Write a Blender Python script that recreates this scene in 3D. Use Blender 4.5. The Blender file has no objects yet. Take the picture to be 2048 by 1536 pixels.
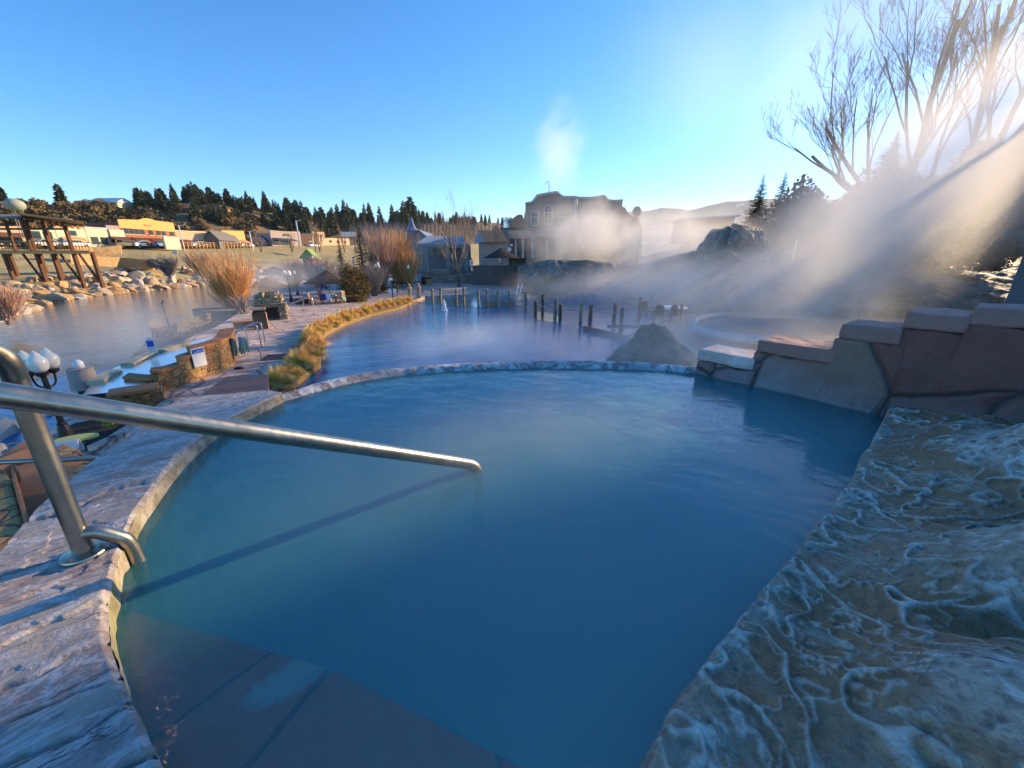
import bpy, bmesh, math, random
import numpy as np
from mathutils import Vector, Matrix, noise as mnoise
random.seed(7); rng = np.random.default_rng(7)
C = bpy.context.scene.collection
sc = bpy.context.scene
R = math.radians
# ---------------------------------------------------------------- camera
F = 769.0; PIT = math.atan(0.3225); cP = math.cos(PIT); sP = math.sin(PIT); EYE = 1.0
cam = bpy.data.cameras.new("camera"); cam.sensor_width = 36.0
cam.lens = 36.0 * F / 2048.0; cam.clip_start = 0.05; cam.clip_end = 30000
camo = bpy.data.objects.new("camera", cam); C.objects.link(camo)
camo.location = (0, 0, EYE); camo.rotation_euler = (math.pi/2 - PIT, 0, 0)
sc.camera = camo
# ---------------------------------------------------------------- sky, sun, exposure
SUN_AZ, SUN_EL = 56.5, 17.0          # degrees right of the view direction (+Y), above the horizon
world = bpy.data.worlds.new("World"); sc.world = world; world.use_nodes = True
wn = world.node_tree
bg = wn.nodes["Background"]
sky = wn.nodes.new("ShaderNodeTexSky"); sky.sky_type = 'NISHITA'; sky.sun_disc = False
sky.sun_elevation = R(SUN_EL); sky.sun_rotation = R(SUN_AZ); sky.altitude = 2200
sky.air_density = 1.0; sky.dust_density = 0.3; sky.ozone_density = 3.2
hs = wn.nodes.new("ShaderNodeHueSaturation"); hs.inputs["Saturation"].default_value = 1.3; hs.inputs["Value"].default_value = .85; hs.inputs["Hue"].default_value = .5
wn.links.new(sky.outputs[0], hs.inputs["Color"]); wn.links.new(hs.outputs[0], bg.inputs[0]); bg.inputs[1].default_value = 0.15
sl = bpy.data.lights.new("sun", 'SUN'); sl.energy = 4.4; sl.angle = R(0.5); sl.color = (1.0, 0.74, 0.45)
so = bpy.data.objects.new("sun", sl); C.objects.link(so)
sd = Vector((math.sin(R(SUN_AZ))*math.cos(R(SUN_EL)), math.cos(R(SUN_AZ))*math.cos(R(SUN_EL)), math.sin(R(SUN_EL))))
so.rotation_euler = sd.to_track_quat('Z', 'Y').to_euler()
sc.view_settings.view_transform = 'Standard'; sc.view_settings.look = 'None'
sc.view_settings.exposure = 1.38; sc.view_settings.gamma = 1.0
sc.view_settings.use_white_balance = True; sc.view_settings.white_balance_temperature = 6900
cy = sc.cycles
cy.max_bounces = 6; cy.diffuse_bounces = 2; cy.glossy_bounces = 3; cy.transmission_bounces = 3
cy.volume_bounces = 3; cy.transparent_max_bounces = 12; cy.volume_step_rate = .7; cy.volume_max_steps = 96
cy.use_adaptive_sampling = True; cy.adaptive_threshold = 0.02
cy.sample_clamp_indirect = 4.0; cy.caustics_reflective = False; cy.caustics_refractive = False
try:
    cy.use_denoising = True; cy.denoiser = 'OPENIMAGEDENOISE'
except Exception: pass

# ---------------------------------------------------------------- pixel -> world (photo is 2048x1536)
def vv(py): return (768.0-py)/F
def P(px, py, z):                       # point on the level plane z seen at the pixel
    v = vv(py); k = (z-EYE)/(-sP + v*cP)
    return Vector(((px-1024)/F*k, (cP+v*sP)*k, z))
def zat(Y, py):                         # height seen at row py at world distance Y
    v = vv(py); return EYE + Y*(v*cP-sP)/(cP+v*sP)
def D(px, py, Y):                       # point at world distance Y
    z = zat(Y, py); dep = Y*cP-(z-EYE)*sP
    return Vector(((px-1024)/F*dep, Y, z))
def on_line(px, A, B, py=520):          # where the pixel's ray crosses the upright plane through A, B
    v = vv(py); r = ((px-1024)/F)/(cP+v*sP)
    ax, ay, bx, by = A[0], A[1], B[0], B[1]
    t = (r*ay-ax)/((bx-ax)-r*(by-ay))
    return Vector((ax+(bx-ax)*t, ay+(by-ay)*t, 0))

# ---------------------------------------------------------------- object helpers
def props(o, label=None, cat=None, group=None, kind=None):
    if label: o["label"] = label
    if cat: o["category"] = cat
    if group: o["group"] = group
    if kind: o["kind"] = kind
    return o
def thing(name, label, cat, loc=(0,0,0), rz=0.0, group=None):
    o = bpy.data.objects.new(name, None); C.objects.link(o); o.empty_display_size = .2
    o.location = loc; o.rotation_euler = (0,0,rz)
    return props(o, label, cat, group)
class MB:
    def __init__(s): s.v = []; s.f = []
    def add(s, vs, fs, M=None):
        n = len(s.v)
        if M is not None: vs = [M @ Vector(q) for q in vs]
        s.v += [tuple(q) for q in vs]; s.f += [tuple(i+n for i in f) for f in fs]; return s
    def box(s, c, d, rz=0.0, rx=0.0, ry=0.0, taper=1.0):
        x, y, z = d[0]/2, d[1]/2, d[2]/2
        vs = [(-x,-y,-z),(x,-y,-z),(x,y,-z),(-x,y,-z),(-x*taper,-y*taper,z),(x*taper,-y*taper,z),(x*taper,y*taper,z),(-x*taper,y*taper,z)]
        M = Matrix.Translation(c) @ Matrix.Rotation(rz,4,'Z') @ Matrix.Rotation(ry,4,'Y') @ Matrix.Rotation(rx,4,'X')
        return s.add(vs, [(3,2,1,0),(4,5,6,7),(0,1,5,4),(1,2,6,5),(2,3,7,6),(3,0,4,7)], M)
    def prism(s, pts, z0, z1):          # pts: ccw list of (x,y); z0,z1 numbers or lists
        n = len(pts)
        za = z0 if isinstance(z0,(list,tuple)) else [z0]*n; zb = z1 if isinstance(z1,(list,tuple)) else [z1]*n
        vs = [(p[0],p[1],za[i]) for i,p in enumerate(pts)] + [(p[0],p[1],zb[i]) for i,p in enumerate(pts)]
        fs = [tuple(range(n-1,-1,-1)), tuple(range(n,2*n))] + [(i,(i+1)%n,n+(i+1)%n,n+i) for i in range(n)]
        return s.add(vs, fs)
    def slab(s, pts3, t):               # upright/any flat outline pts3 thickened by vector t
        n = len(pts3); t = Vector(t)
        vs = [Vector(p) for p in pts3] + [Vector(p)+t for p in pts3]
        fs = [tuple(range(n-1,-1,-1)), tuple(range(n,2*n))] + [(i,(i+1)%n,n+(i+1)%n,n+i) for i in range(n)]
        return s.add(vs, fs)
    def tube(s, pts, r, n=8, cap=True):
        pts = [Vector(p) for p in pts]; m = len(pts)
        rs = r if isinstance(r,(list,tuple)) else [r]*m
        base = len(s.v); prev = None
        for i,p in enumerate(pts):
            d = (pts[min(i+1,m-1)]-pts[max(i-1,0)])
            if d.length < 1e-9: d = Vector((0,0,1))
            d.normalize()
            if prev is None:
                a = d.cross(Vector((0,0,1)))
                if a.length < .05: a = d.cross(Vector((1,0,0)))
            else:
                a = prev - d*prev.dot(d)
                if a.length < 1e-5: a = d.cross(Vector((1,0,0)))
            a.normalize(); prev = a; b = d.cross(a)
            for k in range(n):
                t = 2*math.pi*k/n; s.v.append(tuple(p + (a*math.cos(t)+b*math.sin(t))*rs[i]))
        for i in range(m-1):
            for k in range(n):
                s.f.append((base+i*n+k, base+i*n+(k+1)%n, base+(i+1)*n+(k+1)%n, base+(i+1)*n+k))
        if cap and n > 2:
            s.f.append(tuple(base+k for k in range(n-1,-1,-1))); s.f.append(tuple(base+(m-1)*n+k for k in range(n)))
        return s
    def lathe(s, prof, c=(0,0,0), n=16):
        base = len(s.v); m = len(prof)
        for (r,z) in prof:
            for k in range(n):
                t = 2*math.pi*k/n; s.v.append((c[0]+r*math.cos(t), c[1]+r*math.sin(t), c[2]+z))
        for i in range(m-1):
            for k in range(n):
                s.f.append((base+i*n+k, base+i*n+(k+1)%n, base+(i+1)*n+(k+1)%n, base+(i+1)*n+k))
        s.f.append(tuple(base+k for k in range(n-1,-1,-1))); s.f.append(tuple(base+(m-1)*n+k for k in range(n)))
        return s
    def build(s, name, m, parent=None, smooth=False, bevel=0, loc=None, rz=0.0, **kw):
        me = bpy.data.meshes.new(name); me.from_pydata(s.v, [], s.f); me.update()
        if m is not None: me.materials.append(m)
        if smooth: me.polygons.foreach_set("use_smooth", [True]*len(me.polygons))
        o = bpy.data.objects.new(name, me); C.objects.link(o)
        if parent is not None: o.parent = parent
        if loc is not None: o.location = loc
        o.rotation_euler = (0,0,rz)
        if bevel:
            b = o.modifiers.new("bevel",'BEVEL'); b.width = bevel; b.segments = 2; b.limit_method='ANGLE'; b.angle_limit=R(40)
        return props(o, **kw) if kw else o
def kids(o): return [c for c in bpy.data.objects if c.parent is o]
def dup(root, loc=None, rz=None, label=None, group=None, scale=None):
    r = root.copy(); C.objects.link(r)
    if loc is not None: r.location = loc
    if rz is not None: r.rotation_euler = (0,0,rz)
    if scale is not None: r.scale = scale if isinstance(scale,(tuple,list)) else (scale,)*3
    if label: r["label"] = label
    if group: r["group"] = group
    for ch in KID.get(root.name, []):
        c = ch.copy(); C.objects.link(c); c.parent = r
        for g in KID.get(ch.name, []):
            d = g.copy(); C.objects.link(d); d.parent = c
    return r
KID = {}
def seal(root):                          # remember a prototype's children once, so that dup() stays cheap
    KID[root.name] = kids(root)
    for ch in KID[root.name]: KID[ch.name] = kids(ch)
    return root

CLD = {}
def rough(o, strength, size, sub=3, mid=.5):
    if sub:
        s_ = o.modifiers.new("sub",'SUBSURF'); s_.subdivision_type='SIMPLE'; s_.levels=sub; s_.render_levels=sub
    if size not in CLD:
        t_ = bpy.data.textures.new("clouds",'CLOUDS'); t_.noise_scale=size; t_.noise_depth=3; CLD[size]=t_
    d_ = o.modifiers.new("disp",'DISPLACE'); d_.texture=CLD[size]; d_.strength=strength; d_.mid_level=mid; d_.texture_coords='GLOBAL'; return o
# ---------------------------------------------------------------- materials
class NT:
    def __init__(s, name):
        s.m = bpy.data.materials.new(name); s.m.use_nodes = True; s.t = s.m.node_tree
        s.b = s.t.nodes["Principled BSDF"]; s.out = s.t.nodes["Material Output"]
        s.tc = s.n("ShaderNodeTexCoord"); s.co = s.tc.outputs["Object"]
    def n(s, typ, **kw):
        x = s.t.nodes.new(typ)
        for k,v in kw.items(): setattr(x, k, v)
        return x
    def l(s, a, b): s.t.links.new(a, b)
    def mp(s, scale=(1,1,1), rot=(0,0,0), co=None):
        if any(rot):
            r_ = s.n("ShaderNodeMapping"); r_.inputs["Rotation"].default_value = rot; s.l(co or s.co, r_.inputs[0]); co = r_.outputs[0]
            if tuple(scale) == (1,1,1): return co
        x = s.n("ShaderNodeMapping"); x.inputs["Scale"].default_value = scale
        s.l(co or s.co, x.inputs[0]); return x.outputs[0]
    def noise(s, sc_, det=4, rough=.55, dist=0, co=None, col=False):
        x = s.n("ShaderNodeTexNoise"); x.inputs["Scale"].default_value = sc_; x.inputs["Detail"].default_value = det
        x.inputs["Roughness"].default_value = rough; x.inputs["Distortion"].default_value = dist
        s.l(co or s.co, x.inputs["Vector"]); return x.outputs["Color" if col else 0]
    def vor(s, sc_, feat='F1', co=None, rand=1.0, out="Distance"):
        x = s.n("ShaderNodeTexVoronoi", feature=feat); x.inputs["Scale"].default_value = sc_
        x.inputs["Randomness"].default_value = rand
        s.l(co or s.co, x.inputs["Vector"]); return x.outputs[out]
    def ramp(s, fac, stops, interp='LINEAR'):
        x = s.n("ShaderNodeValToRGB"); cr = x.color_ramp; cr.interpolation = interp
        while len(cr.elements) < len(stops): cr.elements.new(.5)
        for e,(p,c) in zip(cr.elements, stops):
            e.position = p; e.color = (c,c,c,1) if isinstance(c,(int,float)) else (c[0],c[1],c[2],1)
        s.l(fac, x.inputs[0]); return x.outputs[0]
    def mix(s, fac, a, b, blend='MIX'):
        x = s.n("ShaderNodeMix", data_type='RGBA', blend_type=blend)
        for sock, val in ((x.inputs[0],fac),(x.inputs[6],a),(x.inputs[7],b)):
            if isinstance(val,(int,float)): sock.default_value = val
            elif isinstance(val,(tuple,list)): sock.default_value = (val[0],val[1],val[2],1)
            else: s.l(val, sock)
        return x.outputs[2]
    def math(s, op, a, b=None, c=None, clamp=False):
        x = s.n("ShaderNodeMath", operation=op); x.use_clamp = clamp
        for i,val in enumerate((a,b,c)):
            if val is None: continue
            if isinstance(val,(int,float)): x.inputs[i].default_value = val
            else: s.l(val, x.inputs[i])
        return x.outputs[0]
    def col(s, c):
        if isinstance(c,(tuple,list)): s.b.inputs["Base Color"].default_value = (c[0],c[1],c[2],1)
        else: s.l(c, s.b.inputs["Base Color"])
    def set(s, **kw):
        for k,v in kw.items():
            k = k.replace("_"," ").title()
            if k == "Ior": k = "IOR"
            if isinstance(v,(int,float)): s.b.inputs[k].default_value = v
            elif isinstance(v,(tuple,list)): s.b.inputs[k].default_value = (v[0],v[1],v[2],1)
            else: s.l(v, s.b.inputs[k])
        return s
    def bump(s, h, strength=.4, dist=.02):
        x = s.n("ShaderNodeBump"); x.inputs["Strength"].default_value = strength; x.inputs["Distance"].default_value = dist
        s.l(h, x.inputs["Height"]); s.l(x.outputs[0], s.b.inputs["Normal"]); return x
def mat(name, c1, c2=None, scale=3.0, rough=.8, metal=0, bump=.25, dist=.01, det=5, spec=.3):
    t = NT(name); c2 = c2 or tuple(x*.7 for x in c1)
    f = t.noise(scale, det, .6)
    t.col(t.mix(t.ramp(f, [(.3,0.0),(.7,1.0)]), c1, c2)); t.set(roughness=rough, metallic=metal)
    t.b.inputs["Specular IOR Level"].default_value = spec
    if bump: t.bump(t.noise(scale*4, 4), bump, dist)
    return t.m
def flagstone(name, c1, c2, crust, scale=1.0, joint=.03, wet=.45, crustamt=.5):
    t = NT(name)
    w = t.mix(.12, t.co, t.noise(1.5*scale, 3, .6, col=True))
    e = t.vor(1.3*scale, 'DISTANCE_TO_EDGE', w); cell = t.vor(1.3*scale, 'F1', w, out="Color")
    n1 = t.noise(2.2*scale, 6, .65, .6); n2 = t.noise(14*scale, 6, .7, 1.2)
    sep = t.n("ShaderNodeSeparateColor"); t.l(cell, sep.inputs[0])
    base = t.mix(sep.outputs[0], c1, c2)
    base = t.mix(t.math('MULTIPLY', t.ramp(n1,[(.25,1.0),(.6,0.0)]), .5), base, tuple(x*.45 for x in c1))
    cr = t.math('MULTIPLY', t.ramp(n1,[(.42,0.0),(.62,1.0)]), t.ramp(n2,[(.42,0.0),(.6,1.0)]))
    base = t.mix(t.math('MULTIPLY', cr, crustamt), base, crust)
    j = t.ramp(e, [(0.0,0.0),(joint,1.0)])
    base = t.mix(j, tuple(x*.3 for x in c2), base)
    t.col(base); t.set(roughness=t.ramp(n1,[(.3,wet),(.7,.85)]))
    h = t.math('ADD', t.math('MULTIPLY', j, .6), t.math('MULTIPLY', n2, .35))
    t.bump(h, .5, .02); return t.m
def stonewall(name, cols, scale=1.0, mortar=(.12,.08,.05), jw=.05, bumpd=.03, yw=1.0):
    t = NT(name)
    co = t.mp((1,1,1.5*yw)); w = t.mix(.10, co, t.noise(2.5*scale, 3, .6, col=True, co=co))
    e = t.vor(2.2*scale, 'DISTANCE_TO_EDGE', w, .85); cell = t.vor(2.2*scale, 'F1', w, .85, "Color")
    sep = t.n("ShaderNodeSeparateColor"); t.l(cell, sep.inputs[0])
    k = len(cols); st = [(i/max(1,k-1), cols[i]) for i in range(k)]
    base = t.ramp(sep.outputs[0], st)
    n = t.noise(9*scale, 6, .7); base = t.mix(t.math('MULTIPLY', t.ramp(n,[(.35,1.0),(.65,0.0)]), .45), base, (.06,.03,.015))
    j = t.ramp(e, [(0.0,0.0),(jw,1.0)]); base = t.mix(j, mortar, base)
    t.col(base); t.set(roughness=.85)
    t.bump(t.math('ADD', j, t.math('MULTIPLY', n, .5)), .7, bumpd); return t.m
def emis_free(): pass
# ---------------------------------------------------------------- numpy noise
def _h(ix, iy, seed):
    n = (ix*374761393 + iy*668265263 + seed*1442695041) & 0x7fffffff
    n = (n ^ (n >> 13))*1274126177 & 0x7fffffff
    return ((n ^ (n >> 16)) & 0xffff)/65535.0
def vnoise(x, y, seed=0):
    ix = np.floor(x).astype(np.int64); iy = np.floor(y).astype(np.int64)
    fx = x-ix; fy = y-iy; u = fx*fx*(3-2*fx); w = fy*fy*(3-2*fy)
    return (_h(ix,iy,seed)*(1-u)+_h(ix+1,iy,seed)*u)*(1-w)+(_h(ix,iy+1,seed)*(1-u)+_h(ix+1,iy+1,seed)*u)*w
def fbm(x, y, o=5, seed=0, g=.5):
    a = 1.0; s = 0; t = 0
    for i in range(o):
        s = s + a*vnoise(x*2**i+i*17.3, y*2**i-i*9.1, seed+i); t += a; a *= g
    return s/t
def sst(a, b, x):
    t = np.clip((x-a)/(b-a), 0, 1); return t*t*(3-2*t)
def resample(pts, n):
    pts = [Vector(p) for p in pts]; L = [0]
    for a,b in zip(pts, pts[1:]): L.append(L[-1]+(b-a).length)
    out = []
    for i in range(n):
        t = L[-1]*i/(n-1); j = max(0, min(len(L)-2, int(np.searchsorted(L, t, side='right'))-1))
        f = (t-L[j])/max(1e-9, L[j+1]-L[j]); out.append(pts[j].lerp(pts[j+1], f))
    return out
def smooth_pts(pts, it=2):
    pts = [Vector(p) for p in pts]
    for _ in range(it):
        q = [pts[0]]
        for a,b in zip(pts, pts[1:]): q += [a.lerp(b,.25), a.lerp(b,.75)]
        q.append(pts[-1]); pts = q
    return pts
def grid_obj(name, X, Y, Z, m, smooth=True, attr=None, parent=None, **kw):
    nr, nc = X.shape
    co = np.stack([X,Y,Z],-1).reshape(-1,3)
    idx = np.arange(nr*nc).reshape(nr,nc)
    f = np.stack([idx[:-1,:-1],idx[:-1,1:],idx[1:,1:],idx[1:,:-1]],-1).reshape(-1,4)
    me = bpy.data.meshes.new(name)
    me.vertices.add(len(co)); me.vertices.foreach_set("co", co.ravel().astype(np.float32))
    me.loops.add(f.size); me.loops.foreach_set("vertex_index", f.ravel().astype(np.int32))
    me.polygons.add(len(f)); me.polygons.foreach_set("loop_start", np.arange(0,f.size,4,dtype=np.int32))
    me.polygons.foreach_set("loop_total", np.full(len(f),4,dtype=np.int32))
    me.update(calc_edges=True)
    if smooth: me.polygons.foreach_set("use_smooth", [True]*len(me.polygons))
    if attr is not None:
        for k,a in attr.items():
            at = me.attributes.new(k,'FLOAT','POINT'); at.data.foreach_set("value", a.ravel().astype(np.float32))
    me.materials.append(m)
    o = bpy.data.objects.new(name, me); C.objects.link(o)
    if parent is not None: o.parent = parent
    return props(o, **kw)

# ---------------------------------------------------------------- near materials
def travertine():
    t = NT("travertine crust")
    a = t.n("ShaderNodeAttribute"); a.attribute_name = "ridge"; rd = a.outputs["Fac"]
    a2 = t.n("ShaderNodeAttribute"); a2.attribute_name = "pit"; pt_ = a2.outputs["Fac"]
    n1 = t.noise(1.6, 5, .6, .5); n2 = t.noise(7, 6, .65, .8)
    flat = t.mix(t.ramp(n1,[(.48,0.0),(.64,1.0)]), (.48,.23,.11), (.50,.35,.25))
    flat = t.mix(t.ramp(n2,[(.5,0.0),(.72,1.0)]), flat, (.58,.49,.40))
    flat = t.mix(t.math('MULTIPLY', t.ramp(t.noise(3.1,5,.7,1.0),[(.5,0.0),(.75,1.0)]), .3), flat, (.30,.26,.14))
    crust = t.mix(t.ramp(t.noise(11,5,.6),[(.35,0.0),(.65,1.0)]), (.62,.54,.47), (.92,.84,.77))
    c = t.mix(rd, flat, crust)
    pits = t.vor(34, 'F1', t.mix(.25, t.co, t.noise(6,3,.5,col=True))); 
    pm = t.ramp(pits, [(.15,0.0),(.45,1.0)])
    c = t.mix(t.math('MULTIPLY', t.math('MULTIPLY', t.math('SUBTRACT', 1.0, pm), pt_), .85), c, (.06,.05,.035))
    dk = t.noise(34,7,.75,.6); c = t.mix(t.math('MULTIPLY', t.ramp(dk,[(.36,1.0),(.5,0.0)]), .55), c, (.085,.07,.05))
    t.col(c); t.set(roughness=t.ramp(n2,[(.3,.38),(.7,.8)]))
    h = t.math('ADD', t.math('MULTIPLY', t.math('MULTIPLY', pm, pt_), 1.0), t.math('ADD', t.math('MULTIPLY', dk, 1.3), t.math('MULTIPLY', t.ramp(t.vor(85,'F1'),[(.1,0.0),(.5,1.0)]), .35)))
    t.bump(h, .9, .018); return t.m
M_TRAV = travertine()
def slate():
    t = NT("frosted slate coping")
    co = t.mp((1,1,1), (0,0,R(-35))); st = t.mp((1,2.3,1), (0,0,R(-42)))
    n1 = t.noise(1.3, 5, .6, .4); n2 = t.noise(3.2, 9, .70, .5, st); n3 = t.noise(26, 6, .7, .5)
    base = t.mix(t.ramp(n1,[(.38,0.0),(.6,1.0)]), (.28,.255,.24), (.27,.20,.18))
    base = t.mix(t.ramp(t.noise(2.1,4,.6,.3,st),[(.45,0.0),(.65,1.0)]), base, (.38,.33,.28))
    e = t.math('ABSOLUTE', t.math('SUBTRACT', n2, .5)); vein = t.ramp(e,[(.0,1.0),(.035,0.0)])
    base = t.mix(t.math('MULTIPLY', vein, .6), base, (.62,.62,.66))
    fr = t.math('MULTIPLY', t.ramp(n3,[(.45,0.0),(.68,1.0)]), t.ramp(n2,[(.4,.15),(.6,.9)]))
    base = t.mix(t.math('MULTIPLY', fr, .55), base, (.60,.62,.70))
    crk = t.ramp(t.math('ABSOLUTE', t.math('SUBTRACT', t.noise(.8,8,.62,.3,t.mp((.8,5.5,1),(0,0,R(-42)))), .44)),[(.0,1.0),(.006,0.0)])
    base = t.mix(crk, base, (.03,.025,.02))
    t.col(base); t.set(roughness=t.ramp(n3,[(.3,.35),(.7,.75)]))
    t.bump(t.math('ADD', t.math('MULTIPLY', n2, 1.0), t.math('MULTIPLY', n3, .35)), .8, .03); return t.m
M_SLATE = slate()
def concrete_side():
    t = NT("cream crusted concrete")
    n = t.noise(9, 7, .7, .4); c = t.mix(t.ramp(n,[(.35,0.0),(.62,1.0)]), (.20,.15,.09), (.56,.49,.38))
    g = t.math('MULTIPLY', t.ramp(t.noise(4,4,.6),[(.45,0.0),(.6,1.0)]), .55)
    sx = t.n("ShaderNodeSeparateXYZ"); t.l(t.co, sx.inputs[0])
    near = t.ramp(sx.outputs[1],[(.0,1.0),(1.0,1.0)])
    near = t.math('SUBTRACT', 1.0, t.math('SUBTRACT', sx.outputs[1], .9, clamp=True), clamp=True)
    c = t.mix(t.math('MULTIPLY', g, near), c, (.20,.22,.05))
    t.col(c); t.set(roughness=.8); t.bump(n, .8, .02); return t.m
M_SIDE = concrete_side()
def rimcrust():
    t = NT("white crusted rim")
    n = t.noise(9, 8, .75, 1.0); m = t.noise(1.4, 4, .6)
    f = t.ramp(n,[(.44,0.0),(.54,1.0)])
    base = t.mix(t.math('MULTIPLY', f, t.ramp(m,[(.35,.2),(.6,1.0)])), (.24,.20,.21), (.74,.75,.78))
    t.col(base); t.set(roughness=.6); t.bump(n, 1.0, .03); return t.m
M_RIM = rimcrust()
M_STEEL = NT("brushed steel"); _n = M_STEEL.noise(60, 3, .6, 0, M_STEEL.mp((1,1,.08)))
_d = M_STEEL.noise(7,5,.7)
M_STEEL.col(M_STEEL.mix(M_STEEL.ramp(_d,[(.4,0.0),(.7,1.0)]),(.42,.39,.33),(.30,.27,.22))); M_STEEL.set(metallic=1.0, roughness=M_STEEL.ramp(_n,[(.2,.24),(.8,.42)])); M_STEEL.bump(M_STEEL.noise(160,3), .08, .002)
M_STEEL = M_STEEL.m
M_REDSLAB = flagstone("wet red sandstone", (.25,.085,.045), (.20,.075,.05), (.45,.40,.36), 1.0, .012, .4, .25)
M_ORANGE = mat("orange sandstone", (.50,.20,.08), (.38,.14,.06), 4, .8, bump=.4)
M_YELLOWWALL = stonewall("yellow stone wall", [(.50,.26,.07),(.42,.20,.08),(.55,.33,.12),(.30,.15,.07)], 2.0, (.05,.035,.025), .05)

def water_surface(name, waves, strength, fres=1.333, volcol=None, dens=0, absorb=None, opaque=None, dist=.01, film=.16, groughness=.03):
    t = NT(name); t.t.nodes.remove(t.b)
    co = t.mp((1,1,1)); h = None
    for (s,amp,stretch,rot) in waves:
        x = t.math('MULTIPLY', t.noise(s, 3, .5, .3, t.mp(stretch,(0,0,R(rot)))), amp)
        h = x if h is None else t.math('ADD', h, x)
    b = t.n("ShaderNodeBump"); b.inputs["Strength"].default_value = strength; b.inputs["Distance"].default_value = dist
    t.l(h, b.inputs["Height"])
    gl = t.n("ShaderNodeBsdfGlossy"); gl.inputs["Roughness"].default_value = groughness; gl.inputs["Color"].default_value=(1,1,1,1)
    fr = t.n("ShaderNodeFresnel"); fr.inputs[0].default_value = fres
    t.l(b.outputs[0], gl.inputs["Normal"]); t.l(b.outputs[0], fr.inputs["Normal"])
    mx = t.n("ShaderNodeMixShader"); t.l(fr.outputs[0], mx.inputs[0])
    if opaque is None:
        tr = t.n("ShaderNodeBsdfTransparent"); d2 = t.n("ShaderNodeBsdfDiffuse"); m2 = t.n("ShaderNodeMixShader")
        t.l(t.mix(t.ramp(t.noise(.9,5,.6,1.2),[(.35,0.0),(.7,1.0)]), (.11,.60,.66), (.18,.74,.78)), d2.inputs[0]); m2.inputs[0].default_value = film
        t.l(tr.outputs[0], m2.inputs[1]); t.l(d2.outputs[0], m2.inputs[2]); t.l(m2.outputs[0], mx.inputs[1])
    else:
        df = t.n("ShaderNodeBsdfDiffuse")
        if isinstance(opaque[0], tuple):
            t.l(t.mix(t.ramp(t.noise(opaque[2],4,.6,.4),[(.35,0.0),(.65,1.0)]), opaque[0], opaque[1]), df.inputs[0])
        else: df.inputs[0].default_value = (*opaque,1)
        t.l(df.outputs[0], mx.inputs[1])
    t.l(gl.outputs[0], mx.inputs[2]); t.l(mx.outputs[0], t.out.inputs["Surface"])
    if dens:
        vs = t.n("ShaderNodeVolumeScatter"); vs.inputs["Color"].default_value = (*volcol,1); vs.inputs["Density"].default_value = dens
        va = t.n("ShaderNodeVolumeAbsorption"); va.inputs["Color"].default_value = (*absorb,1); va.inputs["Density"].default_value = dens*.12
        ad = t.n("ShaderNodeAddShader"); t.l(vs.outputs[0], ad.inputs[0]); t.l(va.outputs[0], ad.inputs[1]); t.l(ad.outputs[0], t.out.inputs["Volume"])
    return t.m
# ---------------------------------------------------------------- our pool
in_top = [(563,783),(505,810),(445,838),(391,875),(339,929),(290,992),(257,1041),(243,1093),(232,1110),(220,1160),(213,1205),(214,1274),(235,1339),(248,1373),(288,1455),(328,1536),(370,1640),(400,1760)]
out_top = [(528,780),(450,789),(379,796),(325,816),(232,880),(137,965),(60,1038),(0,1104),(-60,1160),(-160,1230),(-260,1320),(-380,1420),(-480,1520),(-560,1620),(-640,1720),(-720,1820),(-800,1900),(-820,1960)]
COPZ = .085
I = smooth_pts([P(x,y,COPZ) for x,y in in_top], 1); O = smooth_pts([P(x,y,COPZ) for x,y in out_top], 1)
nS, nT = 520, 150
Ii = resample(I, nS); Oo = resample(O, nS)
# match by photo pairing rather than arc length: interpolate both at the same parameter
def par(pts, n):
    k = len(pts)-1; out = []
    for i in range(n):
        t = k*i/(n-1); j = min(k-1, int(t)); out.append(pts[j].lerp(pts[j+1], t-j))
    return out
Ii = par(I, nS); Oo = par(O, nS)
IX = np.array([[p.x,p.y] for p in Ii]); OX = np.array([[p.x,p.y] for p in Oo])
T = np.linspace(0,1,nT)[None,:]
X = IX[:,0:1]*(1-T)+OX[:,0:1]*T; Y = IX[:,1:2]*(1-T)+OX[:,1:2]*T
ang = R(42); u = X*math.cos(ang)+Y*math.sin(ang); w = -X*math.sin(ang)+Y*math.cos(ang)
lay = fbm(u*1.5, w*3.2, 5, 3); lay2 = fbm(u*4, w*9, 5, 8)
st_ = np.floor(lay*9)/9; zt = (st_-.5)*.030 + (lay-.5)*.006 + (lay2-.5)*.007
edge = np.minimum(sst(0,.05,T), 1)*1.0
jn = np.zeros_like(X)
for js in (95,165,228,276,322,362,398,430,462,495):
    pos = js+26*(T-.5)*2+6*(fbm(T*5+js,T*0,3,js)-.5)*2
    jn = np.maximum(jn, np.exp(-((np.arange(nS)[:,None]-pos)/1.5)**2))
Z = COPZ - jn*.016 + zt*edge - .018*(1-sst(0,.03,T))
X = X + 0*T; 
cop = thing("pool_coping", "frosted grey and red slate coping curving round the left side of the near blue pool", "coping", (0,0,0))
grid_obj("top_slab", X, Y, Z, M_SLATE, parent=cop)
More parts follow.
